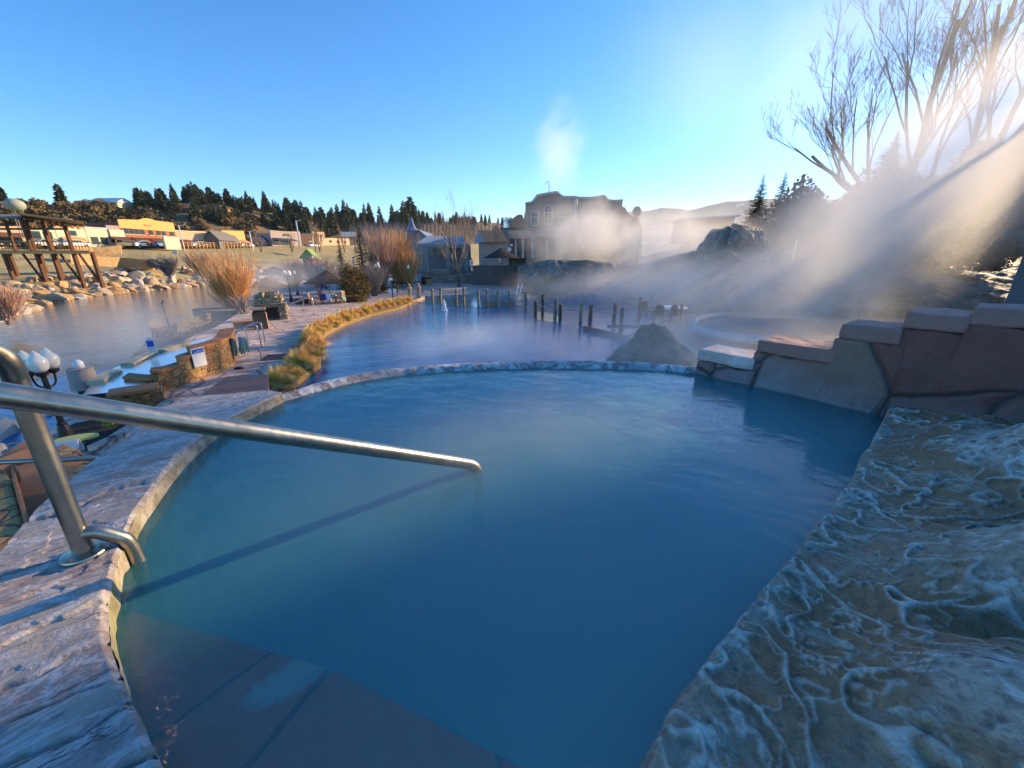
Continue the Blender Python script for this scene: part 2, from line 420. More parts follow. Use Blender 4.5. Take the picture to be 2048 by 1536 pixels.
# inner face (cream, just above the water) and outer face
s0 = [Vector((p.x,p.y,COPZ-.018)) for p in Ii]
cen = Vector((0.4,1.6,0))
def wallstrip(name, top, dz, m, parent, off=0.0, disp=.006, seed=0, rows=14):
    n = len(top); X = np.zeros((n,rows)); Y = X.copy(); Z = X.copy()
    for i,p in enumerate(top):
        for r in range(rows):
            f = r/(rows-1); q = Vector((p.x,p.y,0)); d = (Vector((cen.x,cen.y,0))-q).normalized()
            nn = (float(fbm(np.array(i*.06),np.array(r*.5),3,seed))-.5)*disp*2
            q += d*(off*f+nn); X[i,r]=q.x; Y[i,r]=q.y; Z[i,r]=p.z+dz*f
    return grid_obj(name, X, Y, Z, m, parent=parent)
wallstrip("inner_face", s0, -.75, M_SIDE, cop, .03, .008, 5, 18)
wallstrip("outer_face", [Vector((p.x,p.y,COPZ-.005)) for p in Oo], -2.9, M_YELLOWWALL, cop, -.02, .01, 9, 8)
mb = MB(); mb.slab([Ii[0]+Vector((0,0,-.02)), Oo[0]+Vector((0,0,-.02)), Oo[0]+Vector((0,0,-2.9)), Ii[0]+Vector((0,0,-2.9))], (0,-.01,0)); mb.build("end_face", M_SIDE, cop)

# far rim
rim_in = [(565,801),(640,779),(720,760),(800,748),(900,740),(1000,736),(1100,734),(1250,736),(1340,740),(1392,744)]
rim_out= [(560,790),(630,766),(715,747),(800,735),(900,727),(1000,723),(1100,721),(1250,722),(1340,729),(1400,736)]
RI = resample(smooth_pts([P(x,y,.012) for x,y in rim_in],2), 300); RO = resample(smooth_pts([P(x,y,.04) for x,y in rim_out],2), 300)
nt = 26; X = np.zeros((300,nt+10)); Y = X.copy(); Z = X.copy()
for i in range(300):
    for j in range(nt):
        f = j/(nt-1); q = RI[i].lerp(RO[i], f); X[i,j]=q.x; Y[i,j]=q.y; Z[i,j] = -.01+.05*math.sin(min(1,f*2.2)*math.pi/2)
    for j in range(10):
        f = (j+1)/10; q = RO[i]; X[i,nt+j]=q.x; Y[i,nt+j]=q.y+.12*f; Z[i,nt+j] = .04-3.0*f
Z[:,:nt] += (fbm(X[:,:nt]*16,Y[:,:nt]*16,5,4)-.45)*.035*np.sin(np.linspace(0,1,nt)*math.pi)[None,:]
grid_obj("far_rim", X, Y, Z, M_RIM, parent=cop)

# right rock shelf
wl = [(1800,812),(1770,834),(1735,890),(1700,950),(1690,975),(1600,1090),(1500,1200),(1430,1290),(1375,1365),(1330,1430),(1272,1536),(1210,1640),(1150,1760)]
W = resample(smooth_pts([P(x,y,0) for x,y in wl],2), 620)
Wx = np.array([p.x for p in W])[:,None]; Wy = np.array([p.y for p in W])[:,None]
nT = 560; tt = (np.linspace(0,1,nT)**1.5*3.6)[None,:]
dirx, diry = .96, .14
fan = np.linspace(.35,-.55,620)[:,None]
dx = np.cos(np.arctan2(diry,dirx)+fan*.6); dy = np.sin(np.arctan2(diry,dirx)+fan*.6)
X = Wx+dx*tt; Y = Wy+dy*tt
wob = (fbm(Wx*0+np.arange(620)[:,None]*.035, Wy*0, 4, 6)-.5)*.05
X = X + wob*(1-sst(0,.4,tt)); 
qx = X+.10*(fbm(X*3,Y*3,3,11)-.5)*2; qy = Y+.10*(fbm(X*3+9,Y*3,3,12)-.5)*2
r1 = fbm(qx*2.4, qy*2.4, 4, 21)
c = r1*7.5; fr_ = c-np.floor(c); ridge = np.exp(-((np.minimum(fr_,1-fr_))/.05)**2)
lip = np.exp(-(tt/.16)**2); wrink = fbm(qx*17,qy*17,3,31); w2 = np.abs(wrink-.5)*2; rope = np.exp(-(w2/.075)**2)
zone = sst(.35,.62,fbm(X*1.4+3,Y*1.4,3,41))
shelf = .075*sst(0,.05,tt)+.06*sst(.1,.9,tt)
def G(px,py,z,r,h,rx=1.0):
    p = P(px,py,z); return h*np.exp(-(((X-p.x)/(r*rx))**2+((Y-p.y)/r)**2))
mound = G(2010,1440,.15,.15,.15,1.2)+G(2200,1170,.2,.20,.26,1.3)+G(2120,930,.2,.24,.26,1.3)+G(1900,880,.1,.20,.05)
mound += 1.15*sst(1.3,2.8,tt)
crease = -.07*np.exp(-((np.abs((X-P(1900,1240,.15).x)*.10+(Y-P(1900,1240,.15).y)))/.045)**2)*sst(.45,.7,tt)
moundmask = sst(.05,.12,mound)
Z = -.55*(1-sst(-.001,.022,tt)) + shelf + mound + crease
Z += ridge*.021*(1-.75*moundmask)*sst(.03,.12,tt) + rope*.018*np.maximum(lip,.55*zone*(1-moundmask))*sst(.01,.04,tt)
lev = np.floor(c)-1+sst(0,.22,fr_)
Z += (lev/7.5-.5)*.05*sst(.05,.3,tt)*(1-moundmask)
Z += (fbm(X*2.2,Y*2.2,4,51)-.5)*.12*sst(.5,1.4,tt) + (fbm(X*14,Y*14,4,61)-.5)*.010*(1+moundmask)+(fbm(X*45,Y*45,2,63)-.5)*.005
ra = np.clip(ridge*.8*(1-.4*moundmask)+rope*np.maximum(lip,.6*zone)+.35*lip+moundmask*(.25+.6*fbm(X*3,Y*3,4,71)),0,1)
pitm = np.clip(moundmask*(.5+1.2*(fbm(X*2.1,Y*2.1,3,73)-.3))+.5*lip,0,1)
ra = np.clip(ra*1.5-.22,0,1)
for _ in range(2):
    Z[1:-1,1:-1] = .4*Z[1:-1,1:-1]+.15*(Z[:-2,1:-1]+Z[2:,1:-1]+Z[1:-1,:-2]+Z[1:-1,2:])
grid_obj("travertine_ledge", X, Y, Z, M_TRAV, attr={"ridge":ra,"pit":pitm}, label="rough pale travertine rock ledge with brown patches along the right side of the near pool", cat="rock")

# stepped wall on the right
WA = P(1386,745,0); WBt = P(1772,834,0); wd = (WBt-WA); wd.z = 0; wd.normalize(); wn_ = Vector((-wd.y*-1, wd.x*-1, 0)); wn_ = Vector((wd.y*-1, wd.x, 0))
if wn_.y < 0: wn_ = -wn_
M_WALLST = stonewall("purple red wall stone", [(.20,.095,.075),(.27,.22,.19),(.17,.09,.085),(.30,.25,.20)], .85, (.17,.15,.15), .05, .02, .8)
def washed():
    t = NT("mineral washed stone"); n = t.noise(2.2,5,.6,.6); cell = t.vor(1.9,'F1',t.mix(.15,t.co,t.noise(2,3,.5,col=True)),out="Color")
    sp = t.n("ShaderNodeSeparateColor"); t.l(cell, sp.inputs[0])
    e = t.vor(1.9,'DISTANCE_TO_EDGE',t.mix(.15,t.co,t.noise(2,3,.5,col=True)))
    base = t.ramp(sp.outputs[0],[(0,(.30,.11,.085)),(.4,(.33,.17,.13)),(.7,(.26,.10,.08)),(1,(.36,.22,.17))])
    sx = t.n("ShaderNodeSeparateXYZ"); t.l(t.co, sx.inputs[0])
    low = t.ramp(t.math('ADD', sx.outputs[2], t.math('MULTIPLY', n, .45)), [(.16,1.0),(.46,0.0)])
    base = t.mix(t.math('MULTIPLY', low, .7), base, (.42,.38,.42))
    base = t.mix(t.ramp(e,[(0,0.0),(.035,1.0)]), (.10,.075,.07), base)
    t.col(base); t.set(roughness=.75); t.bump(t.math('ADD', t.noise(9,8,.75), t.math('MULTIPLY', t.ramp(e,[(0,0.0),(.05,1.0)]),.8)), .9, .05); return t.m
M_WASH = washed()
M_CAP = mat("purple sandstone cap", (.34,.16,.13), (.27,.14,.12), 5, .55, bump=.35)
M_CAPPALE = mat("pale sandstone cap", (.40,.27,.22), (.62,.56,.56), 3, .6, bump=.3)  # paler cap stone, used on the lowest step only
sw = thing("stepped_wall", "stepped wall of purple red stone blocks climbing from the pool rim to the right", "wall", (0,0,0))
stepd = [(1393,1510,690,1),(1513,1675,672,0),(1678,1805,640,0),(1808,1940,616,0),(1943,2260,606,0),(2260,2600,560,0)]
for i,(a,b,py,fr) in enumerate(stepd):
    A = on_line(a, WA, WBt, py+40); B = on_line(b, WA, WBt, py+40)
    z = zat(A.y, py+8); th = .34+.03*i
    A0 = A-wd*.004*(i>0)
    mb = MB(); q = [A0-wd*.03*(i>0), B+wd*.03, B+wd*.03+wn_*th, A0-wd*.03*(i>0)+wn_*th]; capt = .10
    if (Vector(q[1])-Vector(q[0])).cross(Vector(q[2])-Vector(q[1])).z < 0: q = q[::-1]
    ins = wn_*.012*(i%2)
    mb.prism([(p.x+ins.x,p.y+ins.y) for p in q], -3.0, z-capt)
    rough(mb.build("stone_block", M_WASH, sw, bevel=.025), .055, .16, 5)
    mb = MB(); q2 = [A0-wn_*.006-wd*.004, B-wn_*.006-wd*.008, B+wn_*(th+.012)-wd*.012, A0+wn_*(th+.012)-wd*.008]
    if (q2[1]-q2[0]).cross(q2[2]-q2[1]).z < 0: q2 = q2[::-1]
    mb.prism([(p.x,p.y) for p in q2], z-capt+.001, z)
    rough(mb.build("cap_stone", M_CAPPALE if fr else M_CAP, sw, bevel=.012), .022, .12, 4)

# water of the near pool
waterline = [P(x,y,0) for x,y in [(566,800),(477,846),(405,880),(360,934),(309,1014),(284,1052),(254,1134),(240,1200),(240,1270),(257,1357),(300,1450),(345,1536),(400,1660),(430,1760)]]
outl = [Vector((p.x,p.y,0)) for p in Ii[::8]]
outl = outl + [Vector((.9,.35,0)), Vector((1.9,.5,0)), Vector((3.4,1.4,0)), Vector((3.6,2.2,0)), WBt+wn_*.1, WA+wn_*.1] + [Vector((p.x,p.y,0))+Vector((0,.1,0)) for p in reversed(RI[::6])]
pts = [(p.x,p.y) for p in outl]
area = sum(pts[i][0]*pts[(i+1)%len(pts)][1]-pts[(i+1)%len(pts)][0]*pts[i][1] for i in range(len(pts)))
if area < 0: pts = pts[::-1]
M_POOL = water_surface("milky turquoise water", [(1.6,.9,(1,1,1),0),(5,.5,(1,1.4,1),20),(16,.2,(1,1.4,1),0)], .6, 1.30, (.18,.98,.94), 2.3, (.16,.85,.85), dist=.02)
mb = MB(); mb.prism(pts, -1.1, 0.0); mb.build("pool_water", M_POOL, kind="structure", label="milky turquoise water filling the near pool")
M_BASIN = mat("pale pool floor", (.30,.42,.42), (.22,.32,.34), 2, .8)
mb = MB(); mb.prism([(x,y) for x,y in [(-2.4,-.4),(4.2,-.4),(4.2,3.9),(-2.4,3.9)]], -1.3, -1.12); mb.build("pool_floor", M_BASIN, kind="structure")
# drowned red steps
def sp(x,y,z): p = P(x,y,z); return (p.x,p.y)
SZ = -.035
t1 = [sp(215,1205,SZ), sp(655,1332,SZ), sp(478,1545,SZ), sp(400,1900,SZ), sp(150,1900,SZ)]
t2 = [sp(663,1335,SZ), sp(1075,1545,SZ), sp(1250,1800,SZ), sp(700,1900,SZ), sp(412,1895,SZ), sp(488,1545,SZ)]
stp = thing("pool_steps", "red sandstone entry steps lying under the milky water at the bottom left", "steps", (0,0,0))
M_RED2 = flagstone("drowned red sandstone", (.88,.17,.07), (.75,.15,.08), (.7,.45,.36), 1.2, .012, .6, .2)
nt_=M_RED2.node_tree; bs_=nt_.nodes["Principled BSDF"]; src=bs_.inputs["Base Color"].links[0].from_socket
tc__=nt_.nodes.new("ShaderNodeTexCoord"); mp__=nt_.nodes.new("ShaderNodeMapping"); c0_=P(590,1352,SZ); mp__.inputs["Location"].default_value=(-c0_.x,-c0_.y,-SZ)
nt_.links.new(tc__.outputs["Object"],mp__.inputs[0]); rt_=nt_.nodes.new("ShaderNodeMapping"); rt_.inputs["Rotation"].default_value=(0,0,R(-38)); nt_.links.new(mp__.outputs[0],rt_.inputs[0])
sc__=nt_.nodes.new("ShaderNodeMapping"); sc__.inputs["Scale"].default_value=(6,13,0); nt_.links.new(rt_.outputs[0],sc__.inputs[0]); ln_=nt_.nodes.new("ShaderNodeVectorMath"); ln_.operation='LENGTH'; nt_.links.new(sc__.outputs[0],ln_.inputs[0])
nz_=nt_.nodes.new("ShaderNodeTexNoise"); nz_.inputs["Scale"].default_value=38; nz_.inputs["Roughness"].default_value=.8; nz_.inputs["Detail"].default_value=6; nt_.links.new(tc__.outputs["Object"],nz_.inputs["Vector"])
ad_=nt_.nodes.new("ShaderNodeMath"); ad_.operation='ADD'; nt_.links.new(ln_.outputs["Value"],ad_.inputs[0]); nt_.links.new(nz_.outputs[0],ad_.inputs[1])
rp_=nt_.nodes.new("ShaderNodeValToRGB"); rp_.color_ramp.elements[0].position=.80; rp_.color_ramp.elements[0].color=(1,1,1,1); rp_.color_ramp.elements[1].position=1.02; rp_.color_ramp.elements[1].color=(0,0,0,1)
sb2=nt_.nodes.new("ShaderNodeMath"); sb2.operation='MULTIPLY'; sb2.inputs[1].default_value=.8; nt_.links.new(ad_.outputs[0],sb2.inputs[0]); nt_.links.new(sb2.outputs[0],rp_.inputs[0])
mx_=nt_.nodes.new("ShaderNodeMix"); mx_.data_type='RGBA'; nt_.links.new(rp_.outputs[0],mx_.inputs[0]); nt_.links.new(src,mx_.inputs[6]); mx_.inputs[7].default_value=(.62,.46,.36,1); nt_.links.new(mx_.outputs[2],bs_.inputs["Base Color"])
for t_ in (t1,t2):
    a_ = sum(t_[i][0]*t_[(i+1)%len(t_)][1]-t_[(i+1)%len(t_)][0]*t_[i][1] for i in range(len(t_)))
    MB().prism(t_ if a_>0 else t_[::-1], SZ-.12, SZ).build("tread", M_RED2, stp, bevel=.01)
a_ = [sp(255,1230,SZ), sp(1000,1540,SZ), sp(900,1900,SZ), sp(150,1900,SZ)]
MB().prism(a_[::-1], -1.12, SZ-.125).build("step_base", M_BASIN, stp)

# rails
def dpt(px): return 43.4/(53-.0325*px)
def PD(px, py, dep):                    # point by camera depth
    v = vv(py); return Vector(((px-1024)/F*dep, (cP+v*sP)*dep, EYE+(-sP+v*cP)*dep))
PR = .0275
hr = thing("pool_handrail", "thick brushed steel handrail sloping down across the near pool into its water", "handrail", (0,0,0))
a, b = PD(-420,728,dpt(-420)), PD(915,924,dpt(915)); d = (b-a).normalized()
e1 = PD(938,930,dpt(930)); e2 = PD(948,942,dpt(938)); 
e3 = P(951,938,0.0)
path = [a, a.lerp(b,.5), b, e3+Vector((0,0,.022)), e3+d*.02+Vector((0,0,-.05)), e3+d*.02+Vector((-.01,-.01,-.35))]
MB().tube(smooth_pts(path,2), PR, 28).build("rail", M_STEEL, hr, smooth=True)
br = thing("steel_grab_rail", "upright steel pipe rail bolted to the slate coping at the left", "handrail", (0,0,0))
base = P(170,1106,COPZ); top = D(34,768,base.y+.01)
pth = [base, base.lerp(top,.5), top, PD(22,728,1.06), PD(-10,702,1.03), PD(-70,690,.97), PD(-260,676,.8)]
MB().tube(smooth_pts(pth,3), PR*.93, 26).build("post", M_STEEL, br, smooth=True)
MB().lathe([(.056,0),(.058,.003),(.056,.008),(.035,.012),(.030,.014)], base, 32).build("flange", M_STEEL, br, smooth=False)
for k in range(3):
    an = k*2.1+.5; MB().lathe([(.006,.008),(.006,.016),(.003,.018)], base+Vector((math.cos(an)*.045,math.sin(an)*.045,0)), 8).build("bolt", M_STEEL, br)
pe = P(277,1122,.0)
q0 = base.lerp(top,.115); lp = [q0, q0.lerp(pe,.3)+Vector((0,0,.055)), q0.lerp(pe,.72)+Vector((0,0,.075)), pe+Vector((-.01,0,.09)), pe, pe+Vector((.015,-.01,-.12)), pe+Vector((.02,-.02,-.6))]
MB().tube(smooth_pts(lp,3), PR*.78, 22).build("loop", M_STEEL, br, smooth=True)

# lower left stair
st = thing("stone_stair", "orange sandstone stair with yellow stone side walls below the coping at the left edge", "stairs", (0,0,0))
def poly(name, pts, z, t, m, par_, bev=.02, **kw):
    q = [sp(x,y,z) for x,y in pts]
    a_ = sum(q[i][0]*q[(i+1)%len(q)][1]-q[(i+1)%len(q)][0]*q[i][1] for i in range(len(q)))
    return MB().prism(q if a_>0 else q[::-1], z-t, z).build(name, m, par_, bevel=bev, **kw)
poly("tread", [(25,955),(95,925),(170,930),(120,985),(75,1040),(50,1050),(20,1000)], -.95, .25, M_ORANGE, st)
poly("tread", [(20,935),(55,925),(140,905),(165,912),(165,925),(70,952),(25,962)], -1.15, .25, M_ORANGE, st)
poly("tread", [(-60,940),(55,895),(120,895),(130,908),(30,925),(-60,985)], -1.4, .3, M_ORANGE, st)
poly("tread", [(-120,985),(62,872),(100,880),(30,905),(-80,985)], -1.7, .3, M_ORANGE, st)
poly("side_wall", [(-90,950),(5,935),(22,960),(52,1060),(20,1100),(-120,1140)], -.78, 1.6, M_YELLOWWALL, st)
poly("wall_cap", [(22,955),(31,952),(62,1050),(52,1062)], -.76, .06, M_ORANGE, st, .008)
poly("side_wall", [(108,975),(150,935),(168,918),(185,925),(160,962),(75,1045),(68,1035)], -.72, 1.0, M_YELLOWWALL, st)
poly("landing_block", [(125,885),(160,900),(168,908),(120,915),(100,905)], -1.25, .5, M_YELLOWWALL, st)
lr = thing("stair_handrail", "thin grey steel handrail on hooked brackets over the stair at the left edge", "handrail", (0,0,0))
ra_, rb_ = PD(-260,936,3.3), PD(196,916,3.55)
MB().tube([ra_, rb_], .022, 14).build("rail", M_STEEL, lr, smooth=True)
for t_, s_ in ((.605,.22),(.938,.14)):
    p = ra_.lerp(rb_,t_)
    MB().tube(smooth_pts([p, p+Vector((.01,0,-s_*.8)), p+Vector((-.02,-.02,-s_)), p+Vector((-.16,-.1,-s_*1.05)), p+Vector((-.18,-.12,-s_*.5))],2), .012, 10).build("bracket", M_STEEL, lr, smooth=True)
# ================================================================ springs terrace, pond, furniture
ZP = -2.45; ZW = -2.65
M_PATH = flagstone("frosted pink flagstone", (.46,.31,.25), (.38,.26,.22), (.74,.70,.68), .8, .035, .6, .9)
M_BANK = mat("dark gravel bank", (.10,.085,.07), (.05,.045,.04), 1.2, .9, bump=.6, dist=.05)
M_DARKG = mat("dark wet paving", (.13,.12,.13), (.08,.075,.08), .8, .5, bump=.4)
M_TUBW = water_surface("pale tub water", [(3,.8,(1,1,1),0)], .5, 1.14, opaque=(.20,.34,.40), dist=.05, groughness=.3)
M_BLACK = mat("black cast iron", (.02,.02,.022), (.035,.03,.03), 8, .45, bump=.1)
M_GLOBE = NT("white glass globe"); M_GLOBE.set(base_color=(.88,.80,.68), roughness=.25, subsurface_weight=.5); M_GLOBE.b.inputs["Subsurface Radius"].default_value=(.1,.1,.1); M_GLOBE = M_GLOBE.m
M_WOOD = mat("weathered brown wood", (.17,.10,.055), (.10,.06,.035), 6, .8, bump=.4)
M_WOODL = mat("orange brown timber", (.42,.22,.09), (.30,.15,.06), 6, .7, bump=.3)  # orange brown wood for chairs, fence and awning posts
M_POST = mat("grey weathered log", (.30,.27,.22), (.15,.12,.09), 5, .85, bump=.5)
M_ROPE = mat("hemp rope", (.42,.36,.28), (.30,.25,.18), 30, .9)
M_THATCH = mat("dark thatch", (.075,.055,.045), (.035,.028,.025), 14, .95, bump=.9, dist=.04)
M_TEAL = mat("mint towel", (.30,.52,.50), (.42,.60,.58), 8, .95)
M_WHITE = mat("white paint", (.75,.75,.76), (.62,.62,.64), 3, .5)
M_BLUE = mat("blue cloth", (.03,.09,.42), (.05,.14,.50), 6, .8)
M_BLUES = mat("blue enamel", (.02,.09,.45), (.02,.11,.50), 2, .35, bump=0)
M_ALU = mat("satin aluminium", (.62,.62,.62), (.5,.5,.5), 10, .3, metal=1, bump=.05)
M_ROBE = mat("pale blue robe cloth", (.36,.50,.80), (.28,.40,.70), 5, .95)
M_ROBEW = mat("white robe cloth", (.72,.72,.75), (.55,.55,.6), 5, .95)
M_SKIN = mat("skin", (.50,.30,.21), (.45,.26,.18), 9, .6, bump=0)
M_HAIR = mat("dark hair", (.04,.025,.015), None, 9, .7)
M_GRASSB = mat("golden ornamental grass", (.90,.54,.20), (.68,.38,.12), 9, .8, bump=0)
M_GRASSG = mat("greenish ornamental grass", (.88,.60,.20), (.62,.44,.12), 7, .8, bump=0)
M_FIRE = stonewall("pale rubble stone", [(.52,.38,.22),(.40,.28,.17),(.60,.47,.30),(.28,.19,.12)], 2.2, (.06,.05,.04), .06)
M_BROWN = mat("brown textured panel", (.11,.065,.04), (.08,.045,.03), 12, .8, bump=.6)
M_TAN = mat("tan panel", (.50,.30,.13), (.42,.25,.10), 4, .7)

def ground(name, pts, z, m, t=.4, label=None):
    q = [sp(x,y,z) for x,y in pts]
    a_ = sum(q[i][0]*q[(i+1)%len(q)][1]-q[(i+1)%len(q)][0]*q[i][1] for i in range(len(q)))
    return MB().prism(q if a_>0 else q[::-1], z-t, z).build(name, m, kind="structure", label=label or None)
# base earth under everything
MB().prism([(-9000,-600),(9000,-600),(9000,14000),(-9000,14000)], -5.2, -5.0).build("ground", M_BANK, kind="structure")
M_RIVER = water_surface("river water", [(.9,1.0,(1,2.2,1),40),(4,.45,(1,2,1),35),(11,.15,(1,1,1),0)], .35, 1.33, opaque=((.10,.075,.045),(.06,.065,.07),.12), dist=.12, groughness=.06)
MB().prism([(-160,8),(-10,4),(-5,20),(-5,130),(-40,200),(-160,160)], -3.9, -3.5).build("river_water", M_RIVER, kind="structure", label="rippled river running past the boulder bank on the left")
M_PONDW = water_surface("deep blue pond water", [(1.6,.9,(1,3.0,1),8),(5,.45,(1,3,1),-6),(13,.12,(1,2,1),0)], .25, 1.36, opaque=((.015,.10,.24),(.03,.15,.32),.15), dist=.06)
MB().prism([(-18,4),(1.0,4.0),(6,3.3),(16,6),(24,30),(16,45),(-14,45),(-14,30),(-10,24)], ZW-.9, ZW).build("pond_water", M_PONDW, kind="structure", label="deep blue steaming pond beyond the near pool rim")
M_TURQ = water_surface("shallow turquoise water", [(3,.9,(1,2.5,1),8)], .3, 1.15, opaque=((.02,.16,.32),(.015,.12,.28),.5), dist=.04)
def sheet(name, pts, z, m, label=None, kind="structure"):
    q = [sp(x,y,z) for x,y in pts]; return MB().add([(x,y,z) for x,y in q], [tuple(range(len(q)))]).build(name, m, kind=kind, label=label)
sheet("pond_water", [(830,604),(838,597),(880,596),(960,602),(1010,604),(1060,606),(1040,611),(980,614),(930,613),(880,608)], ZW+.012, M_TURQ, "shallow turquoise strip of pond water beside the far posts")
sheet("pond_water", [(1066,626),(1080,623),(1110,628),(1122,636),(1120,645),(1098,644),(1072,638)], ZW+.012, M_TURQ, "shallow turquoise patch of pond water among the middle posts")
edge = [(538,792),(552,765),(580,742),(604,715),(606,690),(618,668),(650,650),(690,634),(740,618),(790,606),(832,598),(850,592),(950,588),(1060,590)]
path_o = edge + [(1060,552),(700,548),(560,556),(520,585),(470,600),(478,625),(430,655),(395,668),(330,700),(285,722),(245,742),(190,770),(150,800),(120,845),(60,900),(120,960),(330,960)]
ground("path", path_o, ZP, M_PATH, .6)
ground("river_terrace", [(262,712),(300,676),(345,650),(400,628),(470,602),(560,590),(560,640),(470,690),(330,730)], -3.3, M_DARKG, .5)
# edging slabs between path and grass
ed = thing("path_edging", "red sandstone edging along the golden grass beside the path", "edging", (0,0,0))
ep = [(560,800),(552,775),(575,748),(600,718),(602,690)]
for i in range(len(ep)-1):
    a,b = Vector((*sp(*ep[i],ZP+.03),ZP)), Vector((*sp(*ep[i+1],ZP+.03),ZP)); dd=(b-a); n_=Vector((-dd.y,dd.x,0)).normalized()*.35
    MB().prism([(p.x,p.y) for p in (a-n_*.0,b,b+n_,a+n_)], ZP-.1, ZP+.035).build("edging_slab", M_ORANGE, ed, bevel=.01)

# ---- golden grass clumps
def grass_mesh(seed, m2=False):
    rr = random.Random(seed); mb = MB()
    for i in range(1000):
        th = rr.random()*6.283; lean = rr.random()**.6; L = .46*rr.uniform(.75,1.15); w = .014
        c0_, s0_ = math.cos(th), math.sin(th); tw = rr.uniform(-.5,.5); sd_ = Vector((-s0_,c0_,0))*w; pts=[]
        for k in range(5):
            f = k/4; hx = .10*lean+L*f*(.12+.75*lean*f**.6); hz_ = L*(1.25*f-1.05*lean*f*f)
            a = th+tw*f*f; pts.append(Vector((math.cos(a)*hx, math.sin(a)*hx, max(-.12,hz_))))
        for k in range(4):
            a_ = sd_*(1-k/4.4); b_ = sd_*(1-(k+1)/4.4)
            mb.add([pts[k]-a_,pts[k]+a_,pts[k+1]+b_,pts[k+1]-b_],[(0,1,2,3)])
    return mb
gcl = [grass_mesh(s).build("grass_clump", M_GRASSB if s%3 else M_GRASSG) for s in range(4)]
gline = [(560,768),(578,752),(596,738),(612,722),(622,708),(622,690),(616,676),(630,664),(650,655),(672,645),(694,636),(716,629),(738,621),(758,615),(778,610),(798,606),(815,601)]
gpos = []
GL = smooth_pts([P(x,y,ZP) for x,y in gline],1); GL = resample(GL, 46)
for i,p in enumerate(GL):
    gpos.append((p.x+random.uniform(-.1,.1), p.y+random.uniform(-.1,.1), random.uniform(.9,1.25)))
    if i%2==0: gpos.append((p.x+random.uniform(.3,.55), p.y-random.uniform(.1,.45), random.uniform(.7,1.0)))
for i,(x,y,s) in enumerate(gpos):
    o = gcl[i%4] if i<4 else gcl[random.randrange(4)].copy()
    if i>=4: C.objects.link(o)
    o.location = (x,y,ZP-.05); o.rotation_euler = (0,0,random.uniform(0,6)); o.scale = (s*1.05,s*1.05,s*1.0)
    props(o, "drooping clump of golden ornamental grass in the row between path and pond", "grass clump", "grass clumps along the pond edge")
ground("grass_bed", [(536,796),(556,762),(590,738),(612,712),(608,690),(612,670),(640,655),(700,630),(800,600),(835,598),(800,614),(740,628),(690,645),(650,665),(640,690),(640,725),(600,755),(560,790)], ZP+.0-.012, mat("straw covered soil", (.30,.19,.07),(.18,.11,.04),6,.95,bump=.8), .5)

# ---- lamp posts
def lamp(nm, loc, h, n, label, gs=1.0, rz=0, up=False):
    t = thing("street_lamp", label, "lamp", loc, rz, "globe lamps around the springs")
    MB().lathe([(.20,0),(.21,.05),(.15,.10),(.13,.16),(.16,.20),(.12,.25),(.09,.42),(.065,.50),(.075,.53),(.055,.56)],n=20).build("base", M_BLACK, t, smooth=False)
    mb = MB()
    for k in range(12):
        a = k*math.pi/6; mb.tube([(math.cos(a)*.036,math.sin(a)*.036,.55),(math.cos(a)*.026,math.sin(a)*.026,h-.1)], .012, 5)
    mb.tube([(0,0,.5),(0,0,h)], .036, 10).build("pole", M_BLACK, t)
    offs = [(0,0)] if n==1 else [(math.cos(k*2*math.pi/n)*.155*gs, math.sin(k*2*math.pi/n)*.155*gs) for k in range(n)]
    for i,(x,y) in enumerate(offs):
        zt_ = h+ (.0 if n==1 else -.02+(.22 if up and i==0 else 0))
        if n>1: MB().tube(smooth_pts([(0,0,h-.28),(x*.6,y*.6,h-.30),(x,y,h-.2),(x,y,zt_)],2), .017, 8).build("arm", M_BLACK, t)
        MB().lathe([(.02,zt_-.06),(.08,zt_-.02),(.09,zt_+.02),(.05,zt_+.05)], (x,y,0), 14).build("cup", M_BLACK, t)
        g = gs*.135
        MB().lathe([(g*.42,zt_+.03),(g*.85,zt_+.09*gs),(g,zt_+.19*gs),(g*.93,zt_+.25*gs),(g*.62,zt_+.31*gs),(g*.50,zt_+.325*gs),(g*.42,zt_+.36*gs),(g*.12,zt_+.41*gs),(.004,zt_+.43*gs)], (x,y,0), 22).build("globe", M_GLOBE, t, smooth=True)
    return t
lb = P(143,897,ZP)
lamp("l", lb, zat(lb.y,745)-ZP+.02, 3, "black lamp post with three frosted globes beside the left river edge, nearest the camera", 1.0, R(200))
def lampat(px,pb,pt,n,label,zb=ZP,up=False,gs=1.0):
    b = P(px,pb,zb); lamp("l", b, zat(b.y,pt)-zb-.40*gs, n, label, gs, R(90) if up else 0, up)
lampat(583,603,540,2,"tall black lamp post with two globes behind the stone fireplace",gs=1.25)
lampat(760,588,528,3,"dark lamp post with a stack of three globes beside the grey shrubs",up=True,gs=1.15)
lampat(820,578,530,1,"single globe lamp standing by the dark patio below the orange willow",gs=1.3)
lampat(634,571,511,1,"single globe lamp in front of the pink brush near the small green gable",gs=1.3)
lampat(653,578,532,1,"single globe lamp rising behind the large thatched umbrella",gs=1.1)
lampat(748,571,515,2,"pair of globe lamps in front of the tall spruce",gs=1.1)
lampat(713,578,515,1,"single square topped lamp between the spruce and the juniper",gs=1.2)
lampat(596,590,541,1,"small amber globe lamp just right of the two globe lamp post",gs=1.0)

